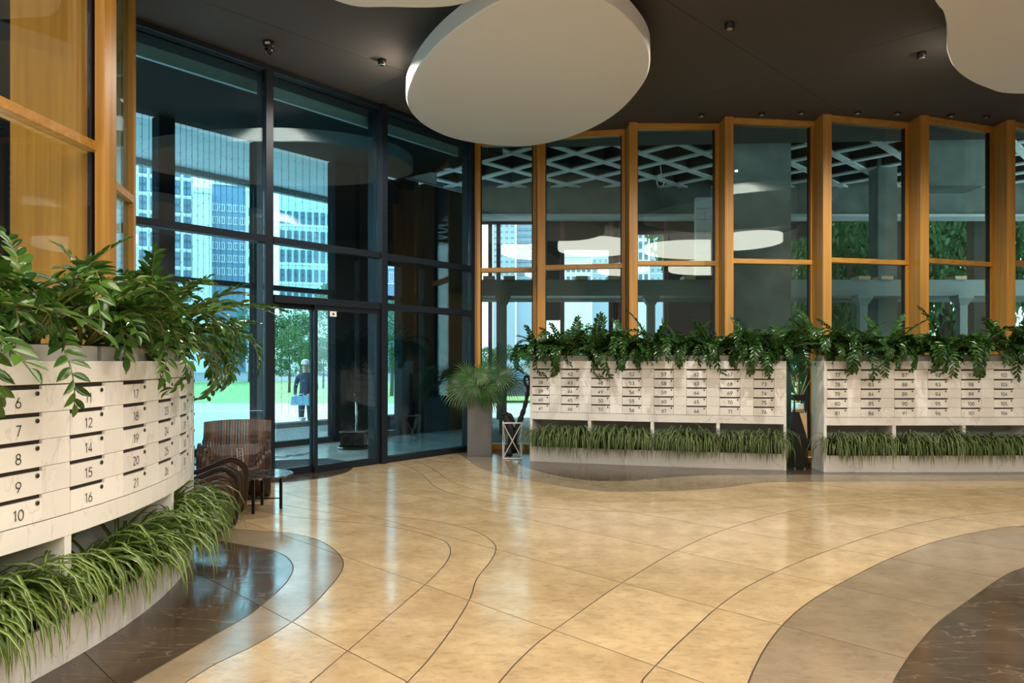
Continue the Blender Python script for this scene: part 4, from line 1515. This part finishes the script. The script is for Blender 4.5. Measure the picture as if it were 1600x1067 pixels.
# ================================================================== CHAIRS AND TABLE
def chair(loc, rz, label, width, nslat, back_h, arm_h):
    """Armchair of many bent plywood ribs set side by side; each rib is a closed ribbon, the flanks rise into wavy arms."""
    t = thing('ribbed_armchair', loc, label, 'chair', 'dark ribbed armchairs', rz=rz)
    for k in range(nslat):
        u = (k / (nslat - 1) - 0.5) * 2
        arm = max(0.0, (abs(u) - 0.50) / 0.50)
        arm = arm * arm * (3 - 2 * arm)
        dish = 0.05 * (u * u)
        sh = 0.36 + (arm_h - 0.36) * arm
        bk = back_h - 0.02 * u * u
        # centre line in the side plane: +x forward, z up
        ctr = [(-0.40, bk), (-0.33, bk * 0.78), (-0.27 + dish, 0.50 + 0.05 * arm), (-0.20 + dish, 0.34 + (sh - 0.36) * 0.75), (-0.05, 0.30 + (sh - 0.36) * 0.8 + 0.01), (0.10, 0.345 + (sh - 0.36) * 0.9),
               (0.24, sh + 0.02), (0.34, sh - 0.03), (0.375, sh - 0.12), (0.36, 0.20 - 0.05 * arm), (0.30 - 0.06 * (1 - arm), 0.07), (0.16, 0.025), (-0.06, 0.03), (-0.20, 0.08), (-0.29, 0.22), (-0.36, 0.45)]
        ls = 0.66 + 0.34 * arm            # the front loop shrinks towards the middle of the seat
        ctr = [(0.10 + (p[0] - 0.10) * ls, 0.03 + (p[1] - 0.03) * (0.94 + 0.06 * arm)) if (p[0] > 0.1 and i > 5) else p for i, p in enumerate(ctr)]
        pts = [v for v in spline([(p[0], p[1], 0) for p in ctr], 3)]
        w_ = width / nslat * 0.93
        y = u * (width / 2 - w_ / 2)
        th = 0.022
        n = len(pts)
        V, fs_ = [], []
        for i, p in enumerate(pts):
            a = pts[max(0, i - 1)]; b_ = pts[min(n - 1, i + 1)]
            d = (b_ - a).normalized()
            nn = Vector((-d.y, d.x, 0))
            for s, yy in ((1, -1), (1, 1), (-1, 1), (-1, -1)):
                q = p + nn * s * th / 2
                V.append((q.x, y + yy * w_ / 2, max(q.y, 0.0)))
        for i in range(n - 1):
            for j in range(4):
                fs_.append((i * 4 + j, i * 4 + (j + 1) % 4, i * 4 + 4 + (j + 1) % 4, i * 4 + 4 + j))
        fs_ += [(3, 2, 1, 0), tuple((n - 1) * 4 + j for j in range(4))]
        m = MB(); m.add(V, fs_)
        obj('rib', m.mesh('rib', M['slat'] if abs(u) < 0.86 else M['slat_dark']), t)
    return t


ch1 = (ax(363, 7.45), 7.55)
chair((ch1[0], ch1[1], 0), math.radians(-72), 'dark ribbed wooden armchair facing the camera behind the low table', 0.69, 25, 0.76, 0.55)
chair((-2.62, 5.98, 0), math.radians(14), 'dark ribbed wooden armchair seen from its side, beside the spider plants', 0.62, 21, 0.66, 0.53)

tc_ = (-2.40, 6.83)
tz = 0.335
t = thing('side_table', (tc_[0], tc_[1], 0), 'low round black marble side table with thin metal legs between the armchairs', 'table')
m = MB(); m.lathe([(0.315, -0.018), (0.325, -0.012), (0.325, -0.004), (0.318, 0.0)], (tc_[0], tc_[1], tz), 40); m.build('tabletop', M['bmarble'], t)
legs = [(0.21 * math.cos(a) + tc_[0], 0.21 * math.sin(a) + tc_[1]) for a in (0.15, 1.72, 3.29, 4.86)]
for lx, ly in legs:
    m = MB(); m.box(lx - 0.012, lx + 0.012, ly - 0.012, ly + 0.012, 0, tz - 0.018); m.build('leg', M['blackm'], t)
for i in (0, 1):
    a, c_ = legs[i], legs[i + 2]
    m = MB(); m.tube([(a[0], a[1], 0.10 + 0.012 * i), (c_[0], c_[1], 0.10 + 0.012 * i)], 0.007, 6); m.build('stretcher', M['blackm'], t)
# leaning clear stand
hy = 6.72
hc = Vector((ax(378, hy), hy))
t = thing('menu_stand', (hc.x, hc.y, tz), 'narrow clear acrylic card stand leaning on the black side table', 'card stand')
tl = lambda a, z: (hc.x + a * 0.95 - z * 0.10, hc.y + a * 0.25 + 0.02 * z, tz + z)
m = MB()
m.add([tl(-0.022, 0.002), tl(0.022, 0.002), tl(0.022, 0.25), tl(-0.022, 0.25)] + [(p[0], p[1] + 0.006, p[2]) for p in (tl(-0.022, 0.002), tl(0.022, 0.002), tl(0.022, 0.25), tl(-0.022, 0.25))],
      [(0, 1, 2, 3), (7, 6, 5, 4), (0, 4, 5, 1), (1, 5, 6, 2), (2, 6, 7, 3), (3, 7, 4, 0)])
m.build('panel', M['clear'], t)
m = MB(); m.tube([tl(-0.024, 0.004), tl(0.024, 0.004), tl(0.024, 0.252), tl(-0.024, 0.252)], 0.004, 4, True); m.build('rim', M['silver'], t)
m = MB()
for k, z_ in enumerate((0.22, 0.20, 0.18, 0.155, 0.135)):
    a, b_ = tl(-0.012, z_), tl(0.012 - 0.006 * (k % 2), z_)
    m.tube([(a[0], a[1] - 0.003, a[2]), (b_[0], b_[1] - 0.003, b_[2] + 0.008)], 0.002, 4)
m.build('print', M['paper'], t)
m = MB(); m.box(hc.x - 0.04, hc.x + 0.04, hc.y - 0.02, hc.y + 0.04, tz, tz + 0.004); m.build('foot', M['clear'], t)

# ================================================================== HALL BEHIND THE TIMBER FACADE (raw concrete)
HC = 5.45                              # underside of the waffle ribs
HY0, HY1 = 11.8, 17.6
hf = MB(); hf.prism([(-0.9, 11.3), (14.0, 10.9), (14.0, 18.0), (-4.0, 18.0), (-4.0, 15.5)], -0.12, -0.008)
tag(hf.build('floor_hall', M['asphalt']), kind='structure')
hc_ = MB(); hc_.box(-3.4, 14.0, 11.4, 18.2, HC + 0.5, HC + 0.7)
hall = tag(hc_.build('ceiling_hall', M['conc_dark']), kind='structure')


def clip_seg(c, sgn):
    # line x*sgn + y = c inside the hall ceiling
    pts = []
    x0, x1, y0, y1 = -3.3, 13.9, 11.5, 18.1
    P = []
    for y in (y0, y1):
        x = (c - y) * sgn
        if x0 <= x <= x1: P.append((x, y))
    for x in (x0, x1):
        y = c - x * sgn
        if y0 < y < y1: P.append((x, y))
    return P if len(P) == 2 else None


for sgn in (1, -1):
    for k in range(-16, 34):
        s_ = clip_seg(k * 1.25 + 0.4, sgn)
        if s_:
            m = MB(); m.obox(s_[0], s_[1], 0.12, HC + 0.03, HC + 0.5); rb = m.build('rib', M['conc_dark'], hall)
            m = MB(); m.obox(s_[0], s_[1], 0.15, HC + (0.0 if sgn > 0 else 0.004), HC + 0.034); m.build('lit_rib_face', M['rib'], rb)  # pale strip under the dark rib: bounce light painted as colour
# far wall with its window openings
wy = 17.6
hw = tag(thing('wall_hall', (4, wy, 0), ), kind='structure')
xA0, xA1, xB0, xB1, xC0, xC1 = ax(752, wy), ax(842, wy), ax(875, wy), ax(957, wy), ax(966, wy), ax(1044, wy)
zA, zB, zC = az(346, wy), az(386, wy), az(362, wy)


def wpart(name, x0, x1, z0, z1, mat=None, y0=wy, y1=wy + 0.3):
    m = MB(); m.box(x0, x1, y0, y1, z0, z1); return m.build(name, mat or M['conc_dark'], hw)


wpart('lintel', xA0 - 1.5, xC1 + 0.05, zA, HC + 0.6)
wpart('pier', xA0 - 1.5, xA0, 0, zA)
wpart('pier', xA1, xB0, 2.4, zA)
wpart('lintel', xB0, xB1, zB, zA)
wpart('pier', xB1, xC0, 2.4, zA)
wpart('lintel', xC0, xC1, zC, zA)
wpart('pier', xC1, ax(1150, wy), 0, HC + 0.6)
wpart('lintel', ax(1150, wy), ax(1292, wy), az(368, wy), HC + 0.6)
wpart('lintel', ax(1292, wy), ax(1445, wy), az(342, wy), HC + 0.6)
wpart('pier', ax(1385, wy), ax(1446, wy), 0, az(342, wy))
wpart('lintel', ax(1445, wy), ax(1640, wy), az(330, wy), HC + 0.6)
wpart('pier', ax(1522, wy), ax(1560, wy), 0, az(330, wy))
wpart('upstand', xA0 - 1.5, xC1, az(438, wy) - 0.25, az(440, wy), M['conc'])
# primer-red window frames
for x in (xA0 + 0.22, xA0 + 0.42, xA1 - 0.05, xB0 + 0.05, xB1 - 0.05, xC0 + 0.05, xC1 - 0.08):
    wpart('window_post', x - 0.05, x + 0.05, 0.0, zA - 0.01, M['redsteel'], wy - 0.12, wy - 0.002)
for x0, x1, z in ((xA0, xA1, zA), (xC0, xC1, zC), (xB0, xB1, zB)):
    wpart('window_rail', x0, x1, z - 0.08, z, M['redsteel'], wy - 0.1, wy - 0.003)
# concrete spandrel ring and its pale ledge
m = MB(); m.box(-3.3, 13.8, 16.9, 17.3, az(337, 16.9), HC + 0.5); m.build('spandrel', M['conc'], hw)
m = MB(); m.box(-3.3, 13.8, 16.75, 17.3, az(339, 16.8), az(335, 16.8)); m.build('ledge', M['block'], hw)
# big pier and columns
m = MB(); m.box(ax(1146, 13.2), ax(1236, 13.2), 13.2, 14.2, 0, HC + 0.5); m.build('big_pier', M['conc'], hw)
m = MB(); m.box(ax(1372, 15.1), ax(1402, 15.1), 15.1, 15.5, 0, HC + 0.5); m.build('big_pier', M['conc'], hw)
m = MB(); m.box(ax(1448, 13.0), ax(1540, 13.0), 13.0, 13.6, az(290, 13.0), HC + 0.5); m.build('drop_beam', M['conc'], hw)
# aerated block pier
for r_ in range(7):
    z0 = az(430, 16.2) + r_ * 0.25
    sh_ = 0.0 if r_ % 2 else 0.12
    for (a, b_) in ((0, 0.2 + sh_), (0.2 + sh_, 0.38)):
        m = MB(); m.box(ax(1088, 16.2) + a + 0.003, ax(1088, 16.2) + b_ - 0.003, 16.2, 16.4, z0 + 0.004, z0 + 0.246); m.build('block', M['block'], hw)
# gallery slab on slim columns with capitals
gy = 14.4
gal = tag(thing('trim_4', (4, gy, 0)), kind='structure')
zg1, zg0 = az(437, gy), az(462, gy)
m = MB(); m.box(ax(745, gy), 13.5, gy, gy + 0.5, zg0, zg1); m.build('slab_edge', M['greysteel'], gal)
m = MB(); m.box(ax(745, gy), 13.5, gy + 0.5, gy + 2.2, zg1 - 0.14, zg1 - 0.02); m.build('slab', M['conc_dark'], gal)
for k in range(5):
    m = MB(); m.box(ax(745, gy), 13.5, gy + 0.65 + 0.3 * k, gy + 0.73 + 0.3 * k, zg0 + 0.03, zg1 - 0.14); m.build('joist', M['greysteel'], gal)
for px in (755, 787, 900, 950, 1068, 1170, 1340, 1375, 1490):
    m = MB(); m.box(ax(px, gy), ax(px + 18, gy), gy - 0.06, gy + 0.3, zg1, zg1 + 0.07); m.build('plank', M['lightwood'], gal)
for px in (786, 1016, 1345, 1500):
    x = ax(px, gy)
    m = MB()
    r0, r1 = 0.075, 0.15
    q = lambda r, z: [(x - r, gy - r - 0.05, z), (x + r, gy - r - 0.05, z), (x + r, gy + r - 0.05, z), (x - r, gy + r - 0.05, z)]
    m.hexa(q(r0, 0), q(r0, zg0 - 0.2)); m.hexa(q(r0, zg0 - 0.2), q(r1, zg0 - 0.06)); m.hexa(q(r1, zg0 - 0.06), q(r1, zg0))
    m.build('column', M['greysteel'], gal)
# hanging cable loop under the waffle ribs
x = ax(1032, 15.0)
t = thing('cable_loop', (x, 15.0, HC), 'pale cable loop hanging under the concrete waffle ceiling', 'cable')
m = MB()
m.tube([(x, 15.0, HC), (x + 0.02, 15.0, az(272, 15))], 0.012, 5)
m.tube([(x + 0.08 * math.cos(a), 15.0, az(282, 15) + 0.13 * math.sin(a)) for a in [k * PI / 8 for k in range(16)]], 0.012, 5, True)
m.build('cable', M['silver'], t)

# ================================================================== OUTSIDE
G = -0.35
gr = MB(); gr.prism([(-90, 2), (-4.6, 2), tuple(GL0 + GN * (OFF + 0.4) - GD * 3), tuple(GL1 + GN * (OFF + 0.4) + GD * 2.0), (14.2, 18.2), (60, 18.2), (60, 30), (-90, 30)], G - 0.2, G)
tag(gr.build('ground_pavement', M['pave']), kind='structure')
gr = MB(); gr.box(-90, 60, 30, 62, G - 0.2, G + 0.01); tag(gr.build('ground_lawn', M['grass']), kind='structure')
gr = MB(); gr.box(-260, 220, 62, 420, G - 0.2, G); tag(gr.build('ground_street', M['asphalt']), kind='structure')
# granite kerb wall outside the entrance
kw = tag(thing('trim_5', (*(on_outer(490, OFF + 0.9)), G)), kind='structure')
p_, q_ = on_outer(425, OFF + 0.9), on_outer(745, OFF + 0.9)
n_ = 7
for k in range(n_):
    a = p_.lerp(q_, k / n_); b_ = p_.lerp(q_, (k + 1) / n_) - GD * 0.006
    m = MB(); m.obox(a, b_, 0.25, G, 0.22); m.build('stone', M['granite'], kw)
    m = MB(); m.obox(a, b_, 0.31, 0.22, 0.30); m.build('coping', M['conc_dark'], kw)


WIN = {}


def window_mesh(w_, h, frame, kind):
    key = (round(w_, 2), round(h, 2), frame, kind)
    if key in WIN: return WIN[key]
    m = MB()
    f = 0.10
    m.mi = 0
    for x0, x1, z0, z1 in ((-w_ / 2, w_ / 2, 0, f), (-w_ / 2, w_ / 2, h - f, h), (-w_ / 2, -w_ / 2 + f, f, h - f), (w_ / 2 - f, w_ / 2, f, h - f), (-0.04, 0.04, f, h - f)):
        m.box(x0, x1, -0.10, 0.0, z0, z1)
    m.mi = 1
    m.box(-w_ / 2 + f, w_ / 2 - f, -0.04, 0.0, f, h - f)
    if kind == 'spandrel':
        m.mi = 0; m.box(-w_ / 2 + f, w_ / 2 - f, -0.07, -0.04, h * 0.42, h * 0.62)
    if kind == 'balcony':
        m.mi = 2
        m.box(-w_ / 2 - 0.15, w_ / 2 + 0.15, -0.9, -0.1, -0.1, 0.05)
        m.box(-w_ / 2 - 0.15, w_ / 2 + 0.15, -0.9, -0.82, 0.05, 1.0)
    me = m.mesh('window', [M['tw_frame'] if frame == 'dark' else M['tw_white'], M['tw_glass'], M['tw_blue']])
    WIN[key] = me
    return me


def tower(x0p, x1p, D, ytop, mat, label, cols, vis, rowh, win, frame='dark', kind='spandrel', depth=14, bands=True):
    """A block of flats about D metres off that fills the bearings of two pixel columns, its front square to the hall;
    windows are built over the storeys that can be seen."""
    a0, a1 = math.atan((x0p - 800) / F), math.atan((x1p - 800) / F)
    be = (a0 + a1) / 2
    rr = D / math.cos(be)
    wd = 2 * rr * math.tan((a1 - a0) / 2)
    t = thing('apartment_tower', (rr * math.sin(be), D, G), label, 'building', 'apartment towers outside', rz=-be)
    ztop = az(ytop, D) - G
    m = MB(); m.box(-wd / 2, wd / 2, 0, depth, 0, ztop); obj('wall', m.mesh('wall', mat), t)
    m = MB(); m.box(-wd / 2 + 0.05, wd / 2 - 0.05, -0.3, depth, ztop, ztop + 0.8); obj('parapet', m.mesh('parapet', M['tw_white']), t)
    z0, z1 = az(vis[0], D) - G, min(az(vis[1], D) - G, ztop - 0.5)
    n = int((z1 - z0) / rowh)
    for r_ in range(n):
        z = z0 + r_ * rowh
        if bands:
            m = MB(); m.box(-wd / 2, wd / 2, -0.10, 0, z - 0.40, z - 0.18); obj('floor_band', m.mesh('floor_band', M['tw_white']), t)
        for c_ in range(cols):
            o = obj('window', window_mesh(win[0], win[1], frame, kind), t)
            o.location = (-wd / 2 + wd * (c_ + 0.5) / cols, -0.002, z)
    return t


D = 110.0
tower(178, 301, D, 190, M['tw_white'], 'white apartment tower with tall paired windows, leftmost through the dark glass', 7, (470, 235), 2.75, (1.05, 2.15))
tower(301, 331, D - 1, 302, M['tw_cream'], 'pale blank-walled block between the white tower and the grey-blue one', 2, (305, 304), 2.7, (0.8, 1.2), bands=False)
tower(331, 384, D + 4, 290, M['tw_blue'], 'grey-blue apartment block with small pale windows left of the dark mullion', 5, (430, 298), 2.0, (0.8, 1.15), 'white', 'plain', bands=False)
tower(384.5, 402, D + 5, 300, M['tw_white'], 'narrow white stair tower beside the grey-blue block', 1, (440, 305), 2.6, (0.9, 1.3), bands=False)
tower(436, 520, D - 8, 290, M['tw_teal'], 'pale green apartment tower seen above the sliding door', 8, (470, 300), 2.7, (0.62, 1.7))
tower(522, 664, D + 12, 330, M['tw_blue'], 'tower glimpsed through the narrow slits right of the door', 12, (440, 345), 2.7, (0.7, 1.7), 'white', 'plain')
tower(770, 805, 260, 300, M['tw_haze'], 'pale blue tower at the left of the timber facade, gridded with white windows', 4, (440, 340), 2.15, (1.3, 1.25), 'white', 'plain', bands=False)
tower(807, 846, 262, 300, M['tw_haze'], 'balcony tower joined to the pale blue one at the left of the timber facade', 4, (440, 340), 2.3, (1.6, 1.1), 'white', 'balcony')
tower(876, 924, 180, 402, M['tw_white'], 'low pale block in the gap behind the second timber bay', 6, (440, 402), 2.4, (0.8, 1.3), 'dark', 'plain')
tower(925, 960, 190, 380, M['tw_haze'], 'slate block right of the low pale block', 4, (440, 386), 2.4, (0.85, 1.3), 'white', 'plain')
tower(961, 1014, 200, 330, M['tw_white'], 'white apartment tower behind the third timber bay', 6, (440, 345), 3.0, (0.95, 2.0))
tower(1015, 1052, 206, 330, M['tw_haze'], 'blue-grey tower joined to the white one behind the third timber bay', 4, (440, 345), 2.6, (0.9, 1.4), 'white', 'plain')


def foliage_mesh(name, rng, n, rx, ry, rz, leaf, mat, lumps=7):
    m = MB()
    cs_ = [(rng.uniform(-0.6, 0.6) * rx, rng.uniform(-0.6, 0.6) * ry, rng.uniform(-0.55, 0.6) * rz, rng.uniform(0.35, 0.6)) for _ in range(lumps)]
    for i in range(n):
        c_ = rng.choice(cs_)
        d = Vector((rng.gauss(0, 1), rng.gauss(0, 1), rng.gauss(0, 1))).normalized()
        k = c_[3] * (0.75 + 0.3 * rng.random())
        p = Vector((c_[0] + d.x * rx * k, c_[1] + d.y * ry * k, c_[2] + d.z * rz * k))
        q = Quaternion((rng.gauss(0, 1), rng.gauss(0, 1), rng.gauss(0, 1), rng.gauss(0, 1))).normalized()
        s = leaf * rng.uniform(0.7, 1.3)
        V = [p + q @ Vector(v) for v in ((-s, 0, 0), (0, -s * 0.45, s * 0.1), (s, 0, 0), (0, s * 0.45, s * 0.1))]
        m.add(V, [(0, 1, 2, 3)])
    return m.mesh(name, mat)


tr = random.Random(5)
FOL = [foliage_mesh('foliage', tr, 6000, 1.0, 1.0, 1.0, 0.042, M['tree']) for _ in range(3)]
trunk_m = MB(); trunk_m.tube([(0, 0, 0), (0.03, 0, 0.5), (0, 0.02, 1.0)], [0.10, 0.08, 0.05], 8)
TRUNK = trunk_m.mesh('trunk', M['bark'], smooth=True)


def tree(x, y, h, r, label, low=0.25):
    t = thing('tree', (x, y, G), label, 'tree', 'trees outside')
    k = obj('trunk', TRUNK, t); k.scale = (1.2 * h / 5, 1.2 * h / 5, h * 0.6)
    f = obj('foliage', tr.choice(FOL), t)
    f.location = (0, 0, h * (0.5 + low / 2)); f.scale = (r, r, h * (0.5 - low / 2) * 1.15)
    f.rotation_euler = (0, 0, tr.uniform(0, 6))
    f['kind'] = 'stuff'
    return t


for px, y, h, r, lab in ((1120, 24, 8.2, 2.6, 'leafy tree far left of the green stand behind the raw concrete hall'), (1190, 21.5, 8, 2.0, 'leafy tree behind the big concrete pier'),
                         (1262, 25.5, 9.5, 2.7, 'leafy tree just right of the big concrete pier'), (1330, 21.5, 8.5, 2.0, 'leafy tree filling the opening behind the fifth timber bay'),
                         (1400, 25.5, 9.6, 2.8, 'leafy tree behind the inner concrete column on the right'), (1475, 21.2, 8.4, 2.1, 'leafy tree filling the opening behind the sixth timber bay'),
                         (1550, 25.5, 9.8, 2.8, 'leafy tree behind the last timber fin'), (1625, 21.5, 8.4, 2.1, 'leafy tree at the right edge of the photo')):
    tree(ax(px, y), y, h, r, lab, 0.05)
for px, y, h, r, lab in ((772, 46, 2.8, 1.4, 'hazy tree low behind the first timber bay'), (846, 46, 2.8, 1.5, 'hazy tree low behind the second timber bay'), (905, 35, 3.3, 1.9, 'hazy tree behind the fronds in the second bay'), (965, 34, 3.4, 1.8, 'hazy tree low left of the slim capital column'),
                         (452, 40, 3.4, 1.3, 'round tree on the lawn left in the sliding door'), (505, 46, 3.0, 1.6, 'tree on the lawn behind the person'), (470, 60, 6.5, 3.0, 'big tree at the foot of the pale green tower'), (545, 50, 7.5, 2.6, 'dark tree seen past the door pier'), (612, 36, 4.4, 1.6, 'tree in the slit right of the door pier'),
                         (330, 56, 4.6, 2.4, 'tree on the lawn far left behind the fronds'), (390, 60, 6.0, 2.6, 'tree on the lawn left of the dark mullion'), (250, 58, 4.8, 2.4, 'leftmost tree on the lawn')):
    tree(ax(px, y), y, h, r, lab)

# ------------------------------------------------------------------ person outside
PY = 16.2
pxx = ax(478, PY)
t = thing('person', (pxx, PY, G), 'person in a white cap and dark clothes carrying a pale blue bag outside the door', 'person')


def skin_figure(name, verts, edges, radii, parent, mats, pick):
    me = bpy.data.meshes.new(name)
    me.from_pydata(verts, edges, [])
    o = bpy.data.objects.new(name + '_tmp', me)
    COL.objects.link(o)
    sk = o.modifiers.new('skin', 'SKIN')
    for i, r in enumerate(radii):
        me.skin_vertices[0].data[i].radius = r if isinstance(r, tuple) else (r, r)
    me.skin_vertices[0].data[0].use_root = True
    ss = o.modifiers.new('sub', 'SUBSURF'); ss.levels = 2; ss.render_levels = 2
    dg = bpy.context.evaluated_depsgraph_get()
    nm_ = bpy.data.meshes.new_from_object(o.evaluated_get(dg))
    bpy.data.objects.remove(o)
    nm_.name = name
    nm_.materials.clear()
    for m_ in mats: nm_.materials.append(m_)
    for p in nm_.polygons:
        p.material_index = pick(p.center)
        p.use_smooth = True
    return obj(name, nm_, parent)


V_ = [(0, 0, .92), (0, 0, 1.08), (0, 0.01, 1.28), (0, 0.01, 1.42), (0, 0, 1.50), (0, -0.02, 1.58), (0, -0.02, 1.70),
      (.09, 0, .88), (.10, -.03, .50), (.11, .02, .09), (.11, -.10, .04),
      (-.09, 0, .88), (-.12, .06, .50), (-.14, .18, .10), (-.14, .08, .05),
      (.18, .01, 1.40), (.24, .03, 1.14), (.17, -.16, 1.00), (.12, -.24, 1.00),
      (-.18, .01, 1.40), (-.25, .04, 1.14), (-.20, -.14, .98), (-.15, -.22, .97)]
E_ = [(0, 1), (1, 2), (2, 3), (3, 4), (4, 5), (5, 6), (0, 7), (7, 8), (8, 9), (9, 10), (0, 11), (11, 12), (12, 13), (13, 14), (3, 15), (15, 16), (16, 17), (17, 18), (3, 19), (19, 20), (20, 21), (21, 22)]
R_ = [(.15, .11), (.145, .10), (.16, .11), (.12, .09), .05, .085, .075, .095, .065, .042, .04, .095, .065, .042, .04, .06, .045, .035, .03, .06, .045, .035, .03]
fg = [(18, .00), (22, .00)]
for base, _ in fg:
    b0 = Vector(V_[base])
    for k in range(5):
        i = len(V_)
        dx = (k - 2) * 0.017
        V_.append(tuple(b0 + Vector((dx, -0.045 if k else -0.02, 0.0)))); R_.append(.010)
        V_.append(tuple(b0 + Vector((dx * 1.1, -0.075 + 0.006 * abs(k - 2) if k else -0.04, -0.02)))); R_.append(.008)
        E_ += [(base, i), (i, i + 1)]


def pick(c_):
    if c_.z > 1.49: return 0
    if c_.z < 0.07: return 3
    if c_.z < 0.92 and abs(c_.x) < 0.2 and c_.y > -0.13: return 2
    if c_.y < -0.17 and c_.z > 0.8: return 0
    return 1


skin_figure('body', V_, E_, R_, t, [M['skin'], M['cloth_navy'], M['cloth_dark'], M['tyre']], pick)
m = MB(); m.lathe([(0.098, -0.03), (0.10, 0.0), (0.085, 0.06), (0.04, 0.09), (0.005, 0.095)], (pxx, PY - 0.02, G + 1.70), 16)
m.add([(pxx + 0.09 * math.cos(a), PY - 0.02 - 0.10 * abs(math.sin(a)) - 0.06 * s_, G + 1.69) for s_ in (0, 1) for a in [k * PI / 8 for k in range(9)]], [(k, k + 1, k + 10, k + 9) for k in range(8)])
m.build('cap', M['cloth_white'], t, True)
m = MB(); m.lathe([(0.004, -0.012), (0.012, 0), (0.004, 0.012)], (pxx, PY - 0.115, G + 1.62), 8); m.build('nose', M['skin'], t, True)
m = MB()
for s_ in (-1, 1): m.lathe([(0.003, -0.008), (0.009, 0), (0.003, 0.008)], (pxx + s_ * 0.03, PY - 0.10, G + 1.645), 8)
m.build('eyes', M['black'], t)
m = MB(); m.box(pxx - 0.025, pxx + 0.025, PY - 0.108, PY - 0.10, G + 1.575, G + 1.582); m.build('mouth', M['redsteel'], t)
bg = thing('carried_bag', (pxx - 0.05, PY - 0.30, G + 0.80), 'pale blue bag held in front by the person outside the door', 'bag')
m = MB()
q = lambda a, b_, z: [(pxx - 0.03 - a, PY - 0.29 - b_, z), (pxx - 0.03 + a, PY - 0.29 - b_, z), (pxx - 0.03 + a, PY - 0.29 + b_, z), (pxx - 0.03 - a, PY - 0.29 + b_, z)]
m.hexa(q(0.22, 0.07, G + 0.78), q(0.20, 0.05, G + 0.98)); m.build('sack', M['cloth_blue'], bg, bevel=0.02)
m = MB(); m.tube([(pxx - 0.1, PY - 0.29, G + 0.98), (pxx - 0.03, PY - 0.29, G + 1.03), (pxx + 0.06, PY - 0.29, G + 0.98)], 0.01, 6); m.build('strap', M['cloth_white'], bg)
wbx = ax(472, 15.2)
bg = thing('white_sack', (wbx, 15.2, G), 'white plastic sack on the ground at the feet of the person', 'bag')
m = MB(); m.lathe([(0.16, 0), (0.20, 0.06), (0.21, 0.25), (0.16, 0.42), (0.06, 0.50), (0.09, 0.56)], (wbx, 15.2, G), 14); m.build('sack', M['cloth_white'], bg, True)


# ------------------------------------------------------------------ parked car beyond the hall glazing
def car(x, y, label):
    t = thing('parked_car', (x, y, G), label, 'car')
    L2, W2 = 2.1, 0.86
    prof = [(-2.1, .28), (-2.12, .62), (-2.0, .82), (-1.75, .90), (1.15, .92), (1.9, .80), (2.1, .62), (2.1, .28)]
    cab = [(-1.75, .90), (-1.25, 1.38), (-0.9, 1.46), (0.25, 1.45), (1.15, .92)]
    for nm_, pr, wd, mt_ in (('body', prof, W2, M['car']), ('cabin', cab, W2 * 0.84, M['car'])):
        m = MB()
        n = len(pr)
        V = [(x + a, y - wd, G + b_) for a, b_ in pr] + [(x + a, y + wd, G + b_) for a, b_ in pr]
        m.add(V, [tuple(range(n)), tuple(range(2 * n - 1, n - 1, -1))] + [(i, n + i, n + (i + 1) % n, (i + 1) % n) for i in range(n)])
        m.build(nm_, mt_, t, bevel=0.05)
    for a0, a1, b0, b1 in ((-1.35, -0.40, -1.05, -0.40), (-0.32, 0.85, -0.32, 0.22)):
        m = MB()
        wd = W2 * 0.84 + 0.006
        V = [(x + a0, y - wd, G + .96), (x + a1, y - wd, G + .96), (x + b1, y - wd, G + 1.36), (x + b0, y - wd, G + 1.36)]
        m.add(V + [(p[0], p[1] + 0.02, p[2]) for p in V], [(0, 1, 2, 3), (7, 6, 5, 4), (0, 4, 5, 1), (1, 5, 6, 2), (2, 6, 7, 3), (3, 7, 4, 0)])
        m.build('side_window', M['tw_glass'], t)
    for wx in (-1.3, 1.3):
        for s_ in (-1, 1):
            m = MB()
            yy = y + s_ * (W2 - 0.06)
            for r_, h_ in ((0.32, 0.1),):
                n = 18
                V = [(x + wx + r_ * math.cos(2 * PI * j / n), yy + k * h_, G + 0.32 + r_ * math.sin(2 * PI * j / n)) for k in (-1, 1) for j in range(n)]
                m.add(V, [tuple(range(n)), tuple(range(2 * n - 1, n - 1, -1))] + [(j, n + j, n + (j + 1) % n, (j + 1) % n) for j in range(n)])
            wh = m.build('wheel', M['tyre'], t)
            m = MB()
            V = [(x + wx + 0.2 * math.cos(2 * PI * j / 12), yy + s_ * (0.1 + 0.012 * k), G + 0.32 + 0.2 * math.sin(2 * PI * j / 12)) for k in (0, 1) for j in range(12)]
            m.add(V, [tuple(range(12)), tuple(range(23, 11, -1))] + [(j, 12 + j, 12 + (j + 1) % 12, (j + 1) % 12) for j in range(12)])
            m.build('hub', M['steel'], wh)
    return t


car(ax(802, 31), 31.0, 'dark grey parked car seen low through the first timber bay')
